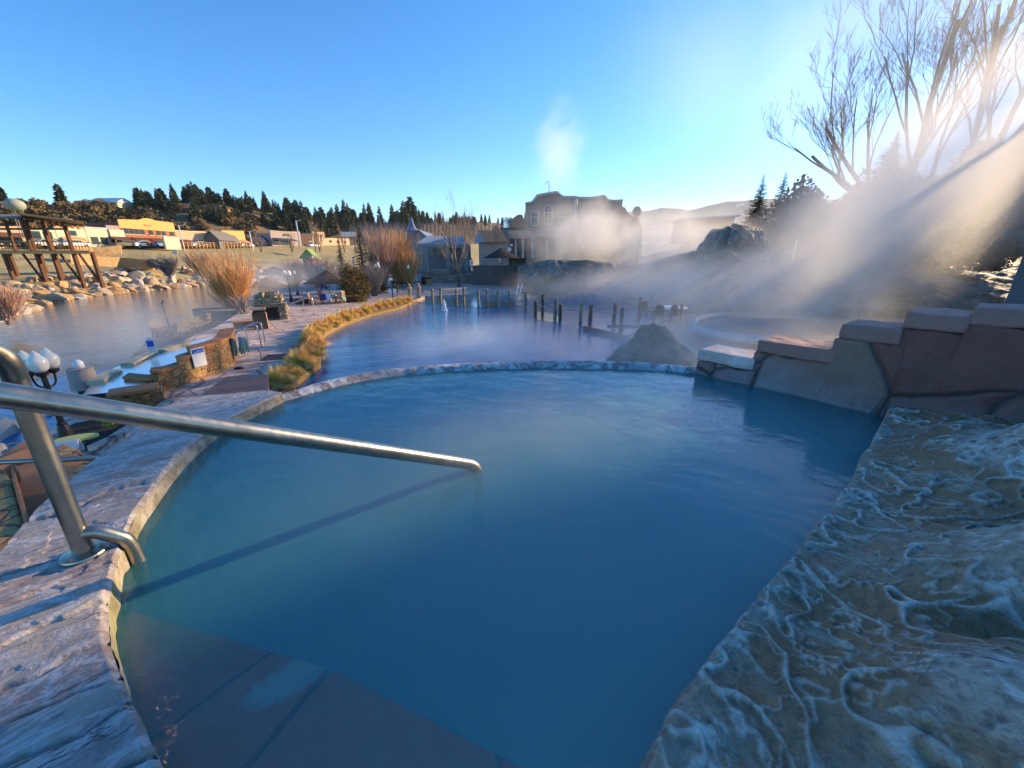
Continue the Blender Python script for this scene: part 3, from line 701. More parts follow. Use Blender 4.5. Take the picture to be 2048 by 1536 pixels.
# ---- fireplace, bin, planters
fb = P(546,638,ZP); sc_ = fb.y/23.7
fp = thing("outdoor_fireplace", "rubble stone fireplace with a dark opening and stepped chimney at the path's left edge", "fireplace", fb, R(28))
def rub(mb, c, d, n, s, seed):
    rr = random.Random(seed)
    mb.box(c, d, taper=.93)
    for _ in range(n):
        f = rr.choice([0,1,2,3]); u, v = rr.uniform(-.5,.5), rr.uniform(-.45,.45); w = s*rr.uniform(.6,1.3)
        x,y = [(u*d[0],-d[1]/2),(u*d[0],d[1]/2),(-d[0]/2,u*d[1]),(d[0]/2,u*d[1])][f]
        mb.box((c[0]+x,c[1]+y,c[2]+v*d[2]), (w*1.3,w*1.2,w*.8), rr.uniform(0,3), rr.uniform(-.2,.2), taper=.85)
    return mb
m_ = MB(); rub(m_, (-.62,0,.45),(.4,1.0,.9),26,.13,1); rub(m_, (.62,0,.45),(.42,1.0,.9),26,.13,2); rub(m_, (0,.3,.45),(.9,.4,.9),4,.1,3); rub(m_,(0,-.05,.83),(.95,.8,.16),8,.1,4)
m_.build("hearth", M_FIRE, fp)
MB().box((0,-.02,.935),(1.75,1.15,.06)).build("mantel", M_POST, fp, bevel=.01)
m_ = MB(); rub(m_, (0,.05,1.22),(1.25,.8,.52),46,.15,5); rub(m_, (0,.05,1.55),(.85,.6,.2),20,.14,6); m_.build("chimney", M_FIRE, fp)
MB().box((0,.08,.4),(.8,.04,.7)).build("firebox", M_BLACK, fp)
bb = P(524,657,ZP)
tb = thing("litter_bin", "brown panelled litter bin with a rounded grey hood next to the stone fireplace", "litter bin", bb, R(30))
MB().box((0,0,.42),(.62,.62,.84)).build("body", M_BROWN, tb, bevel=.02)
MB().box((.316,0,.42),(.012,.54,.78)).build("sunlit_side", M_TAN, tb)  # warm sunlight on this side of the bin put into the panel colour
m_=MB()
for k in range(9):
    a = math.pi*k/8; m_.v += [(-.33,-.33*math.cos(a),.98+.13*math.sin(a)),(.33,-.33*math.cos(a),.98+.13*math.sin(a))]
m_.f += [(2*k,2*k+1,2*k+3,2*k+2) for k in range(8)]+[tuple(range(0,18,2)),tuple(range(17,0,-2)),(0,1,17,16)]
m_.build("hood", M_POST, tb); MB().box((0,.05,.91),(.5,.4,.16)).build("bin_mouth", M_BLACK, tb)
def planter(px,pb,w,d,h,rz,label,m=M_ORANGE,cat="planter"):
    t = thing("planter_wall", label, cat, P(px,pb,ZP), R(rz))
    MB().box((0,0,h/2-.03),(w,d,h-.06)).build("wall", M_BROWN, t, bevel=.01); MB().box((0,0,h-.03),(w+.08,d+.08,.06)).build("cap", m, t, bevel=.01)
planter(497,655,1.25,.5,.38,32,"low brown planter wall with an orange cap left of the litter bin")
planter(702,604,1.3,.9,.55,20,"low orange planter box beside the chair draped with a mint towel")
planter(606,607,1.0,.8,.45,15,"small dark red planter block behind the far steel handrail")
sb_ = P(455,622,ZP-.1)
MB().prism([(sb_.x+math.cos(a)*2.2,sb_.y+math.sin(a)*1.6) for a in [k*math.pi/12 for k in range(24)]], -3.3, ZP+.1).build("stone_planter", M_POST, label="round grey concrete planter under the small leafless tree", cat="planter")

# ---- steel handrails on the path
def hoop(px,py,label,rz,w,h,two=True,s=1.0):
    t = thing("path_handrail", label, "handrail", P(px,py,ZP), R(rz))
    for k in ((-1,1) if two else (1,)):
        MB().tube(smooth_pts([(w*.5,k*.35,0),(w*.5,k*.35,h*.9),(w*.45,k*.35,h),(w*.2,k*.35,h*1.0),(-w*.6,k*.35,h*.45),(-w*.9,k*.35,h*.1),(-w*.9,k*.35,-.2)],2), .025, 10).build("rail", M_ALU, t, smooth=True)
    MB().tube([(w*.1,-.35 if two else .35,h*.86),(w*.1,-.35 if two else .35,0)], .02, 8).build("upright", M_ALU, t)
hoop(497,694,"bent steel handrail at the path end of the stone tub wall",20,1.1,.95)
hoop(605,622,"bent steel handrail leading down from the path beside the fireplace",25,1.5,.9)

# ---- stone tub
tub = thing("stone_tub", "curved stone walled soaking tub with an orange cap beside the path", "hot tub", (0,0,0))
tb_out = [(255,782),(300,786),(335,783),(370,770),(400,758),(440,746),(470,730),(478,705)]
TB = smooth_pts([P(x,y,ZP) for x,y in tb_out],2); TB = resample(TB, 48)
ztop = [zat(P(390,760,ZP).y,697)]*48
for i in range(48):
    f = i/47
    ztop[i] = ZP+ (.42 if f<.13 else .62 if f<.27 else .80 if f<.36 else .98)
segs=[]; i=0
while i<47:
    j=i
    while j<47 and ztop[j+1]==ztop[i]: j+=1
    segs.append((i,min(47,j+1))); i=j+1
cen_t = P(330,728,ZP)
for (i,j) in segs:
    o_ = TB[i:j+1]; inn=[]
    for p in o_:
        d_ = (Vector((cen_t.x,cen_t.y,0))-Vector((p.x,p.y,0))).normalized(); inn.append(Vector((p.x,p.y,0))+d_*.38)
    z = ztop[i]
    if len(o_)<2: continue
    m_=MB()
    for k in range(len(o_)-1):
        q=[o_[k],o_[k+1],inn[k+1],inn[k]]
        a_=sum(q[a].x*q[(a+1)%4].y-q[(a+1)%4].x*q[a].y for a in range(4)); q = q if a_>0 else q[::-1]
        m_.prism([(p.x,p.y) for p in q], -3.3, z-.07)
    m_.build("wall", M_YELLOWWALL, tub)
    m_=MB()
    ow=[Vector((p.x,p.y,0))-(q_-Vector((p.x,p.y,0))).normalized()*.05 for p,q_ in zip(o_,inn)]; iw=[q_+(q_-Vector((p.x,p.y,0))).normalized()*.04 for p,q_ in zip(o_,inn)]
    for k in range(len(o_)-1):
        q=[ow[k],ow[k+1],iw[k+1],iw[k]]; a_=sum(q[a].x*q[(a+1)%4].y-q[(a+1)%4].x*q[a].y for a in range(4)); q = q if a_>0 else q[::-1]
        m_.prism([(p.x,p.y) for p in q], z-.07, z)
    m_.build("cap_stone", M_ORANGE, tub)
sheet("tub_water", [(165,790),(190,760),(230,735),(330,695),(450,668),(470,690),(400,735),(300,765),(220,785)], -2.14, M_TUBW, "pale steaming water inside the riverside stone tub", kind="structure")
def curb(a, b, w, label, h=.14):
    A=P(*a,-2.1); B=P(*b,-2.1); d_=B-A; L=d_.length
    MB().box((0,0,0),(L,w,h)).build("tub_curb", M_CURB, loc=(A+B)/2, rz=math.atan2(d_.y,d_.x), bevel=.02, label=label, cat="curb")
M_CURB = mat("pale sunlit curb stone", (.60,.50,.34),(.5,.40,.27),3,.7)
curb((190,766),(229,743),.35,"short pale curb block beside the capped cylinder at the tub edge")
curb((254,730),(305,706),.35,"longer pale curb along the steaming far side of the stone tub")
curb((312,704),(372,686),.35,"grey wet curb continuing toward the tub wall's cap")
pc = P(173,776,-2.3)
t = thing("vent_pipe", "squat concrete cylinder topped with a white dome beside the tub", "vent", pc)
MB().lathe([(.30,0),(.29,.1),(.25,.52),(.26,.56)],n=24).build("cylinder", mat("pinkish concrete",(.38,.31,.28),(.30,.25,.22),4,.8), t, smooth=False)
MB().lathe([(.10,.56),(.11,.64),(.10,.72),(.06,.77),(.01,.79)],n=16).build("dome", M_WHITE, t, smooth=True)
t = thing("stone_ledge", "dark wet stone ledge under the capped cylinder at the river edge", "ledge", (0,0,0))
poly("ledge", [(150,775),(185,768),(262,752),(290,760),(300,790),(235,800),(165,812)], -2.36, .9, M_DARKG, t)
# depth marker board
pm_ = P(306,706,-2.0)
t = thing("marker_board", "narrow white marker board with a blue panel and pointed top standing in the tub", "sign", pm_, R(35))
MB().slab([(-.10,0,.0),(.10,0,.0),(.10,0,.46),(0,0,.54),(-.10,0,.46)], (0,.03,0)).build("board", M_WHITE, t)
MB().slab([(-.09,-.004,.22),(.09,-.004,.22),(.09,-.004,.42),(-.09,-.004,.42)], (0,.003,0)).build("blue_panel", M_BLUES, t)
# sign on the wall
i0 = min(range(48), key=lambda i: abs((1024+F*(TB[i].x/(TB[i].y*cP-(ZP+.6-EYE)*sP)))-397))
sA = TB[i0]; sB = TB[i0+1]; dd = (sB-sA); rzs = math.atan2(dd.y,dd.x)
t = thing("wall_sign", "white notice board with a blue header hung on the stone tub wall", "sign", (sA.x+ .07*math.sin(rzs), sA.y-.07*math.cos(rzs), ZP+.40), rzs)
MB().box((0,0,.27),(.42,.02,.56)).build("board", M_WHITE, t)
MB().box((0,-.0125,.46),(.37,.005,.13)).build("header", M_BLUES, t)
m_=MB(); m_.tube([(-.03,-.018,.44),(.0,-.018,.475),(.03,-.018,.50),(.035,-.018,.475),(.015,-.018,.45)],.007,5); m_.tube([(-.13,-.018,.438),(-.06,-.018,.43),(.0,-.018,.44),(.08,-.018,.445),(.14,-.018,.44)],.008,5); m_.build("wave_emblem", mat("pale blue ink",(.45,.58,.85)), t)

# bench, slab, grate, towels
bA,bB = P(222,806,ZP+.2), P(322,790,ZP+.2); d_=bB-bA
t = thing("stone_bench", "orange topped stone bench with a rough end, left of the red slab", "bench", ((bA+bB)/2-Vector((0,0,.2))), math.atan2(d_.y,d_.x))
m_=MB(); rub(m_,(d_.length*.38,0,.2),(.35,.5,.4),14,.12,8); rub(m_,(-d_.length*.1,0,.2),(d_.length*.7,.4,.4),10,.1,9); m_.build("bench_base", M_YELLOWWALL, t); MB().box((0,0,.44),(d_.length,.62,.07)).build("bench_top", M_ORANGE, t, bevel=.01)
t = thing("stone_block", "long low block with a dark red slab top beside the coping's far end", "stone block", (0,0,0))
zt2=-1.55
poly("block_body", [(404,790),(515,786),(533,778),(533,750),(455,754)], zt2-.07, .9, mat("grey block stone",(.30,.25,.2),None,4,.8), t)
poly("slab_top", [(398,792),(512,787),(536,779),(536,749),(452,753)], zt2, .07, M_REDSLAB, t, .01)
gA = P(570,713,ZP+.008)
t = thing("drain_grate", "rusty rectangular drain grate set in the flagstone path", "drain", gA, R(18))
m_=MB()
for k in range(9): m_.box((-.56+.14*k,0,.004),(.05,.8,.012))
m_.box((0,-.42,.006),(1.3,.07,.016)).box((0,.42,.006),(1.3,.07,.016)).build("bars", M_BROWN, t)
MB().box((-.64,0,.006),(.07,.9,.018)).box((.64,0,.006),(.07,.9,.018)).build("frame", M_BROWN, t); MB().box((0,0,.0),(1.2,.78,.004)).build("pit", M_BLACK, t)
def drape(name, loc, rz, w, h1, h2, m, label, seed=0, **kw):
    rr = random.Random(seed); n=16; m_=MB(); prof=[(-.07-.05*rr.random(),-h1),(-.05,-h1*.5),(-.03,-.02),(0,.015),(.03,-.02),(.06,-h2*.5),(.08,-h2)]
    for i in range(n):
        u=(i/(n-1)-.5)*w; wv=.03*math.sin(i*1.6+seed)
        for (y,z) in prof: m_.v.append((u*(1-.15*abs(z)), y+wv*abs(z)*2.2, z*(1+.12*math.sin(i*.9+seed))))
    k=len(prof)
    for i in range(n-1):
        for j in range(k-1): m_.f.append((i*k+j,(i+1)*k+j,(i+1)*k+j+1,i*k+j+1))
    o=m_.build(name, m, loc=loc, rz=rz, smooth=True, label=label, cat="towel", **kw)
    s_=o.modifiers.new("solid",'SOLIDIFY'); s_.thickness=.012; return o
tw = P(470,724,ZP)
drape("towel", tw+Vector((0,0,.86)), R(-30), .62, .72, .6, M_TEAL, "mint and white towel draped over the tub's steel handrail")
drape("towel", tw+Vector((.25,.25,.84)), R(-30), .4, .55, .5, M_TEAL, "second mint towel hanging behind the first on the tub's rail", 3)
so_ = P(478,738,ZP); t = thing("sandal", "dark sandal left on the path below the draped towels", "sandal", so_, R(10))
MB().lathe([(.09,0),(.095,.03),(.09,.05)],n=16).build("sole", M_BROWN, t); t.scale=(1.6,.8,1)
MB().box((0,0,.06),(.1,.14,.02)).build("strap", M_BLACK, t)

# ---- thatched umbrellas
def umb(px,pb,pt,wpx,label,zb=ZP,m=M_THATCH):
    b=P(px,pb,zb); h=zat(b.y,pt)-zb; dep=b.y*cP-(b.z-EYE)*sP; r=wpx/F*dep/2; rh=r*.52
    t=thing("thatched_umbrella", label, "umbrella", b, group="thatched umbrellas on the springs terrace")
    m_=MB(); nl=6
    for i in range(nl):
        f0=i/nl; f1=(i+1)/nl; m_.lathe([(r*f1*1.02,h-rh*f1-.05),(r*f1,h-rh*f1),(max(.03,r*f0*.93),h-rh*f0)],n=8+i*2)
    m_.build("canopy", m, t); MB().tube([(0,0,0),(0,0,h-.1)],.05,8).build("pole", M_POST, t)
    mm=MB()
    for k in range(8):
        a=k*math.pi/4; mm.tube([(0,0,h-rh*.15-.06),(math.cos(a)*r*.95,math.sin(a)*r*.95,h-rh-.08)],.02,4)
    mm.build("ribs", M_WOOD, t)
umb(662,600,540,92,"large dark thatched umbrella over the towel covered table")
umb(543,600,553,74,"dark thatched umbrella directly behind the stone fireplace")
umb(556,578,532,62,"dark thatched umbrella left of the two globe lamp")
umb(596,566,525,56,"pale topped thatched umbrella on the far patio")
umb(636,566,523,44,"small orange thatched umbrella on the far patio", m=M_WOODL)  # canopy in plain orange instead of dark thatch
umb(1003,553,495,74,"dark thatched umbrella in front of the orange roofed bathhouse", zb=-1.2)

# ---- tables and chairs
def chair_proto():
    t=thing("patio_chair","wooden patio chair turned toward the towel covered table","chair",(0,0,0),0,"patio chairs by the large umbrella")
    MB().box((0,0,.43),(.5,.5,.05)).build("seat",M_WOODL,t,bevel=.01); MB().box((0,.25,.72),(.46,.05,.5),rx=-.15).build("backrest",M_WOODL,t,bevel=.01)
    for x in (-.22,.22):
        for y in (-.22,.22): MB().box((x,y,.21),(.05,.05,.42)).build("leg",M_WOODL,t)
        MB().box((x*1.1,0,.63),(.05,.5,.04)).build("armrest",M_WOODL,t)
    return seal(t)
CH=chair_proto()
chs=[(585,604,120,"patio chair left of the table with a teal towel on its back"),(627,606,100,"patio chair with bare orange frame nearest the fireplace"),(683,603,-100,"patio chair right of the table with a mint towel over it"),(646,598,170,"patio chair half hidden behind the towel covered table")]
for i,(x,y,rz,lb_) in enumerate(chs):
    p=P(x+ (30 if i==0 else 0),y+4,ZP)
    if i==0: CH.location=p; CH.rotation_euler=(0,0,R(rz)); CH["label"]=lb_
    else: dup(CH,p,R(rz),lb_)
tp=P(659,606,ZP)
t=thing("patio_table","square patio table under the large thatched umbrella, heaped with towels","table",tp,R(15))
MB().box((0,0,.72),(1.3,.9,.05)).build("tabletop",M_WOOD,t)
for x in(-.55,.55):
    for y in(-.35,.35): MB().box((x,y,.35),(.07,.07,.7)).build("leg",M_WOOD,t)
drape("towel",tp+Vector((-.25,-.3,.77)),R(10),.7,.5,.25,M_BLUE,"bright blue towel bunched on the patio table",1)
drape("towel",tp+Vector((.2,-.42,.77)),R(20),.4,.62,.1,M_WHITE,"white towel hanging off the front of the patio table",2)
drape("towel",tp+Vector((.5,-.1,.77)),R(80),.6,.25,.25,M_TEAL,"mint towel on the right end of the patio table",4)
p=P(615,608,ZP); drape("towel",p+Vector((.1,.1,.98)),R(120),.5,.6,.4,mat("dark teal towel",(.03,.20,.24)),"dark teal towel over the back of the left patio chair",5)
p=P(683,607,ZP); drape("towel",p+Vector((.2,0,1.0)),R(80),.45,.75,.5,M_TEAL,"mint towel over the back of the right patio chair",6)
pu=P(646,602,ZP); t=thing("closed_umbrella","closed blue patio umbrella standing behind the towel covered table","umbrella",pu)
MB().lathe([(.12,1.0),(.15,1.2),(.08,1.9),(.02,2.1)],n=10).build("canopy",M_BLUE,t); MB().tube([(0,0,0),(0,0,1.1)],.03,6).build("pole",M_POST,t)

# adirondack chairs on the river terrace
def adi():
    t=thing("adirondack_chair","slatted lounge chair in a row on the misty river terrace","chair",(0,0,0),0,"lounge chairs on the river terrace")
    MB().box((0,0,.30),(.55,.55,.04),rx=.15).build("seat",M_WOOD,t)
    m_=MB()
    for k in range(5): m_.box((-.24+.12*k,.38,.62),(.10,.03,.78-.06*abs(k-2)),rx=-.38)
    m_.build("backrest",M_POST,t)
    for x in(-.3,.3):
        MB().box((x,.05,.52),(.12,.75,.03)).build("armrest",M_WOOD,t); MB().box((x,-.27,.26),(.06,.08,.52)).build("leg",M_WOOD,t); MB().box((x,.25,.22),(.06,.08,.44)).build("leg",M_WOOD,t)
    return seal(t)
AD=adi(); ap=[(324,673),(364,672),(378,664),(392,662),(402,658),(410,655)]
al=["farthest left in the row, beside the grey post","second from the left in the row","third from the left in the row","fourth from the left in the row","fifth from the left in the row","rightmost in the row, near the round planter"]
for i,(x,y) in enumerate(ap):
    lb_="slatted lounge chair, "+al[i]+", on the river terrace"
    if i==0: AD.location=P(x,y,-3.3); AD.rotation_euler=(0,0,R(60)); AD["label"]=lb_
    else: dup(AD,P(x,y,-3.3),R(-115),lb_)
pp=P(338,652,-3.5); MB().tube([(0,0,0),(-.05,0,1.7)],.06,8).tube([(-.1,0,1.65),(.12,0,1.78)],.05,6).build("river_post",M_POST,loc=pp,label="short leaning metal post standing in the river shallows",cat="post")

# ---- rope fence
farr=[(846,588,573),(882,603,574),(928,603,575),(974,607,577),(1018,606,578),(1051,619,584),(1085,623,589),(1110,636,597),(1161,644,603),(1227,655,606),(1277,640,595)]
near=[(866,608,577),(913,607,578),(957,612,580),(996,614,582),None,(1071,636,601),(1120,637,607),(1180,648,609),(1241,664,615)]
ordn=["first","second","third","fourth","fifth","sixth","seventh","eighth","ninth","tenth","eleventh"]
tops={}
def postf(p3,lb_):
    px,pb,pt=p3; b=P(px,pb,ZW); h=zat(b.y,pt)-ZW; rr=random.Random(px)
    r=.115
    prof=[(r*1.05,-.8),(r,0),(r*.97,h*.5),(r*.95,h-.04),(r*.6,h)]
    m_=MB().lathe(prof,n=10); m_.v=[(x+rr.uniform(-.012,.012),y+rr.uniform(-.012,.012),z+(0.03*x if z>h-.1 else 0)) for x,y,z in m_.v]
    m_.build("fence_post",M_POST if px<1060 or px in(1110,1161) else M_WOOD,loc=b,label=lb_,cat="post",group="log posts of the rope fence in the pond")
    return b+Vector((0,0,h-.18))
FT=[postf(q,"log post standing in the pond, %s from the left in the back rope row"%ordn[i]) for i,q in enumerate(farr)]
NTp=[]; k=0
for q in near:
    if q is None: NTp.append(FT[5]); continue
    NTp.append(postf(q,"log post standing in the pond, %s from the left in the front rope row"%ordn[k])); k+=1
def rope(a,b,lb_,sag=.22):
    pts=[a.lerp(b,i/10)-Vector((0,0,sag*(1-(2*i/10-1)**2))) for i in range(11)]
    MB().tube(pts,.028,6).build("rope",M_ROPE,label=lb_,cat="rope",group="ropes slung between the pond posts")
for i in range(len(FT)-1): rope(FT[i],FT[i+1],"sagging rope between the %s and %s posts of the back row"%(ordn[i],ordn[i+1]))
for i in range(len(NTp)-1): rope(NTp[i],NTp[i+1],"sagging rope on span %s of the front row of pond posts"%ordn[i])
rope(NTp[-1],P(1300,658,-2.0),"rope running down from the last front post to the stone cone",.1)
bA,bB=P(1168,656,ZW+.1),P(1264,678,ZW+.1); d_=bB-bA
MB().box((0,0,0),(d_.length,.22,.22)).build("beam",M_WOOD,loc=(bA+bB)/2,rz=math.atan2(d_.y,d_.x),bevel=.02,label="dark timber beam lying across the pond toward the stone cone",cat="beam")
bA,bB=P(1215,652,ZW+.05),P(1290,652,ZW+.05); d_=bB-bA
MB().box((0,0,0),(d_.length,.12,.1)).build("beam",M_WOOD,loc=(bA+bB)/2,rz=math.atan2(d_.y,d_.x),label="thin dark plank at the waterline behind the last posts",cat="beam")
# fountain jet
j=P(889,621,ZW); m_=MB(); rr=random.Random(4)
m_.lathe([(.26,0),(.16,.12),(.11,.4),(.08,.62),(.02,.8)],n=9)
for _ in range(90):
    a=rr.random()*6.3; z=rr.random()*.75; r=(.07+.22*(1-z/.8)**1.5)*rr.uniform(.6,1.5); m_.lathe([(.001,z-.025),(.02,z),(.001,z+.025)],(math.cos(a)*r,math.sin(a)*r,0),4)
m_.build("water_jet",mat("foaming white water",(.8,.85,.92),None,9,.3),loc=j,label="small white water jet bubbling up in the pond near the left posts",cat="fountain")
# double sign on a post
sgn=P(787,603,ZP); t=thing("notice_post","small black post holding two pale notices at the end of the grass row","sign",sgn)
MB().box((0,0,.55),(.09,.06,1.1)).build("post",M_BLACK,t)
for x in(-.21,.16): MB().box((x,-.03,.88),(.22,.02,.42)).build("notice",M_WHITE,t)
M_CARV=mat("carved pale sandstone",(.46,.36,.25),(.25,.16,.11),7,.8,bump=.8,dist=.04)
for (x,pb,pt,lb_) in [(820,598,567,"carved tan figure post with a rope collar at the pond's left end"),(838,596,566,"paler carved figure post beside the first rope post")]:
    b=P(x,pb,ZP); h=zat(b.y,pt)-ZP
    t=thing("carved_post",lb_,"statue",b,group="carved posts at the pond end")
    m_=MB().lathe([(.20,0),(.19,.1*h),(.13,.3*h),(.17,.5*h),(.24,.62*h),(.20,.72*h),(.12,.78*h)],n=9); rr=random.Random(x)
    m_.v=[(a+rr.uniform(-.03,.03),b_+rr.uniform(-.03,.03),c_) for a,b_,c_ in m_.v]; m_.build("body",M_CARV,t)
    MB().lathe([(.10,.76*h),(.15,.84*h),(.14,.93*h),(.05,h)],n=9).build("head",M_CARV,t)
    MB().lathe([(.22,.70*h),(.25,.74*h),(.22,.78*h)],n=12).build("rope_collar",M_ROPE,t)

# ---- people
def person(px,pb,zb,rz,label,robe,height=1.72,stride=.1,arm=.25):
    b=P(px,pb,zb) if not isinstance(px,Vector) else px
    t=thing("person",label,"person",b,R(rz)); s=height/1.72
    me=bpy.data.meshes.new("body"); V=[(0,0,.95),(0,0,1.15),(0,0,1.38),(0,0,1.50),(0,-.01,1.60),(0,-.02,1.70),(.18,0,1.40),(.25,.02,1.15),(.22,-.10-arm*.3,.95),(.22,-.14-arm*.3,.86),(-.18,0,1.40),(-.25,.02,1.15),(-.22,-.10,.95),(-.22,-.14,.86),(.10,0,.90),(.11,-stride,.50),(.11,-stride*.6,.09),(.11,-stride*.6-.14,.03),(-.10,0,.90),(-.11,stride,.50),(-.11,stride*1.5,.09),(-.11,stride*1.5-.14,.03)]
    E=[(0,1),(1,2),(2,3),(3,4),(4,5),(2,6),(6,7),(7,8),(8,9),(2,10),(10,11),(11,12),(12,13),(0,14),(14,15),(15,16),(16,17),(0,18),(18,19),(19,20),(20,21)]
    rad=[.15,.14,.15,.06,.10,.09,.065,.048,.032,.035,.065,.048,.032,.035,.09,.06,.04,.035,.09,.06,.04,.035]
    me.from_pydata([(x*s,y*s,z*s) for x,y,z in V],E,[]); me.materials.append(M_SKIN)
    o=bpy.data.objects.new("body",me); C.objects.link(o); o.parent=t
    sk=o.modifiers.new("skin",'SKIN')
    for i,v in enumerate(me.skin_vertices[0].data): v.radius=(rad[i]*s,rad[i]*s*.85); v.use_root=(i==0)
    o.modifiers.new("sub",'SUBSURF').levels=1; o.modifiers["sub"].render_levels=2
    m_=MB().lathe([(.27*s,.45*s),(.24*s,.75*s),(.20*s,.98*s),(.21*s,1.2*s),(.22*s,1.38*s),(.14*s,1.47*s),(.08*s,1.50*s)],n=16); m_.v=[(x,y*.75,z) for x,y,z in m_.v]; m_.build("robe",robe,t,smooth=True)
    for q in ((6,7,8),(10,11,12)):
        MB().tube([Vector(V[k])*s for k in q],[.085*s,.08*s,.07*s],10).build("sleeve",robe,t,smooth=True)
    MB().lathe([(.08*s,1.6*s),(.105*s,1.66*s),(.10*s,1.74*s),(.05*s,1.79*s)],(0,.01,0),12).build("hair",M_HAIR,t,smooth=True)
    return t
person(841,569,-2.5,120,"person in a pale blue robe walking along the dark patio by the pond's far end",M_ROBE)
person(834,568,-2.5,100,"person in a whitish robe close behind the one in the blue robe",M_ROBEW,1.65)

# tables on dark patio, bins, stone planter wall
for (x,y,rz,lb_) in [(800,574,5,"long dark picnic table on the shaded patio under the orange willow"),(880-100,584,10,"dark picnic table behind the sign post")]:
    t=thing("picnic_table",lb_,"table",P(x,y,-2.45),R(rz),"picnic tables on the shaded patio")
    MB().box((0,0,.74),(2.4,.8,.06)).build("tabletop",M_WOOD,t)
    for yy in(-.65,.65): MB().box((0,yy,.45),(2.4,.3,.05)).build("bench",M_WOOD,t)
    for xx in(-.9,.9): MB().box((xx,0,.36),(.1,1.3,.7),taper=.7).build("leg",M_WOOD,t)
for (x,y,lb_) in [(859,571,"square tan litter bin with a dark hood on the shaded patio"),(848,569,"darker litter bin just left of the tan one")]:
    t=thing("litter_bin",lb_,"litter bin",P(x,y,-2.45),R(5)); MB().box((0,0,.45),(.6,.6,.9)).build("body",M_TAN if x>850 else M_BROWN,t); MB().box((0,0,1.0),(.64,.64,.2),taper=.8).build("hood",M_BLACK,t)
M_BLOCK=stonewall("pale stone block", [(.36,.30,.25),(.28,.23,.20),(.42,.35,.29)],.45,(.08,.07,.06),.04)
t=thing("block_wall","retaining wall of large pale stone blocks below the leafless tree","wall",(0,0,0))
for (a,b,pb,pt) in [(838,862,566,541),(862,900,566,539),(900,928,564,541),(928,950,560,543),(950,985,556,540),(985,1012,552,538)]:
    A=P(a,pb,-2.45); B=P(b-1,pb,-2.45); z=zat(A.y,pt)
    MB().prism([(A.x,A.y),(B.x,B.y),(B.x+.2,B.y+3),(A.x,A.y+3)],-2.6,z).build("stone_block",M_BLOCK,t,bevel=.12)

# planting bed, path edge and the things lying by the near lamp
ground("garden_bed",[(118,862),(150,846),(205,836),(300,812),(322,800),(326,806),(258,852),(212,880),(176,899),(148,893)],ZP+.03,mat("black garden soil",(.018,.014,.011),(.03,.022,.016),8,.95,bump=.8),.3)
t=thing("bed_curb","curved pinkish stone curb between the dark garden bed and the coping","curb",(0,0,0))
cb=[(176,903),(214,886),(262,856),(300,832),(330,808)]
for i in range(len(cb)-1):
    a,b=P(*cb[i],ZP),P(*cb[i+1],ZP); d_=b-a; n_=Vector((-d_.y,d_.x,0)).normalized()*.20
    if n_.x<0: n_=-n_
    q=[a,b,b+n_,a+n_]; a_=sum(q[k].x*q[(k+1)%4].y-q[(k+1)%4].x*q[k].y for k in range(4)); q=q if a_>0 else q[::-1]
    MB().prism([(p.x,p.y) for p in q],ZP-.1,ZP+.12).build("curb_stone",M_PATH,t,bevel=.015)
p=P(158,874,ZP+.03)
m_=MB(); rr=random.Random(3)
for k in range(140):
    a=rr.uniform(0,6.3); r=rr.uniform(0,.16); h=rr.uniform(.05,.34); l=rr.uniform(.04,.09); c=Vector((math.cos(a)*r,math.sin(a)*r,h)); u=Vector((rr.gauss(0,1),rr.gauss(0,1),rr.gauss(0,.5))).normalized()*l; w=u.orthogonal().normalized()*l*.45
    m_.add([c-u,c+w,c+u,c-w],[(0,1,2,3)])
m_.build("green_plant",mat("bright green leaves",(.10,.30,.03),(.06,.20,.02),9,.6,bump=0),loc=p+Vector((.1,.55,0)),label="small bright green leafy plant in the dark bed behind the near lamp post",cat="plant")
m_=MB(); m_.slab([(math.cos(k*.3927)*.34*(1 if math.cos(k*.3927)>0 else .8),math.sin(k*.3927)*.15,0) for k in range(16)],(0,0,.06))
m_.build("float_board",mat("pale yellow foam",(.80,.70,.20),(.7,.6,.15),4,.6,bump=0),loc=P(150,880,-2.2),rz=.5,bevel=.02,label="pale yellow foam float lying by the base of the near lamp",cat="float")
drape("towel",P(124,884,-2.05),.4,.45,.16,.2,M_WHITE,"crumpled white striped towel on the landing left of the near lamp",8)
# ================================================================ far bank, town, hills, trees, hotel, travertine
def loft(name, cols, nx, ny, m, disp=0, dscale=.1, seed=0, smooth=True, attr=None, edge0=True, **kw):
    K=len(cols); J=len(cols[0]); A=np.array([[tuple(p) for p in c] for c in cols])
    ui=np.linspace(0,K-1,nx); vi=np.linspace(0,J-1,ny)
    def lerp_axis(A,t,ax):
        n=A.shape[ax]; i=np.clip(np.floor(t).astype(int),0,n-2); f=t-i
        f=f*f*(3-2*f)*.5+f*.5
        sh=[1]*A.ndim; sh[ax]=len(t); f=f.reshape(sh)
        return np.take(A,i,ax)*(1-f)+np.take(A,i+1,ax)*f
    G_=lerp_axis(lerp_axis(A,ui,0),vi,1)
    X,Y,Z=G_[...,0].copy(),G_[...,1].copy(),G_[...,2].copy()
    if disp:
        n=(fbm(X*dscale,Y*dscale+Z*dscale,5,seed)-.5)*2*disp; Z=Z+n
    return grid_obj(name,X,Y,Z,m,smooth,**kw),(X,Y,Z)
SA,SB=(-112,88),(-85,165)
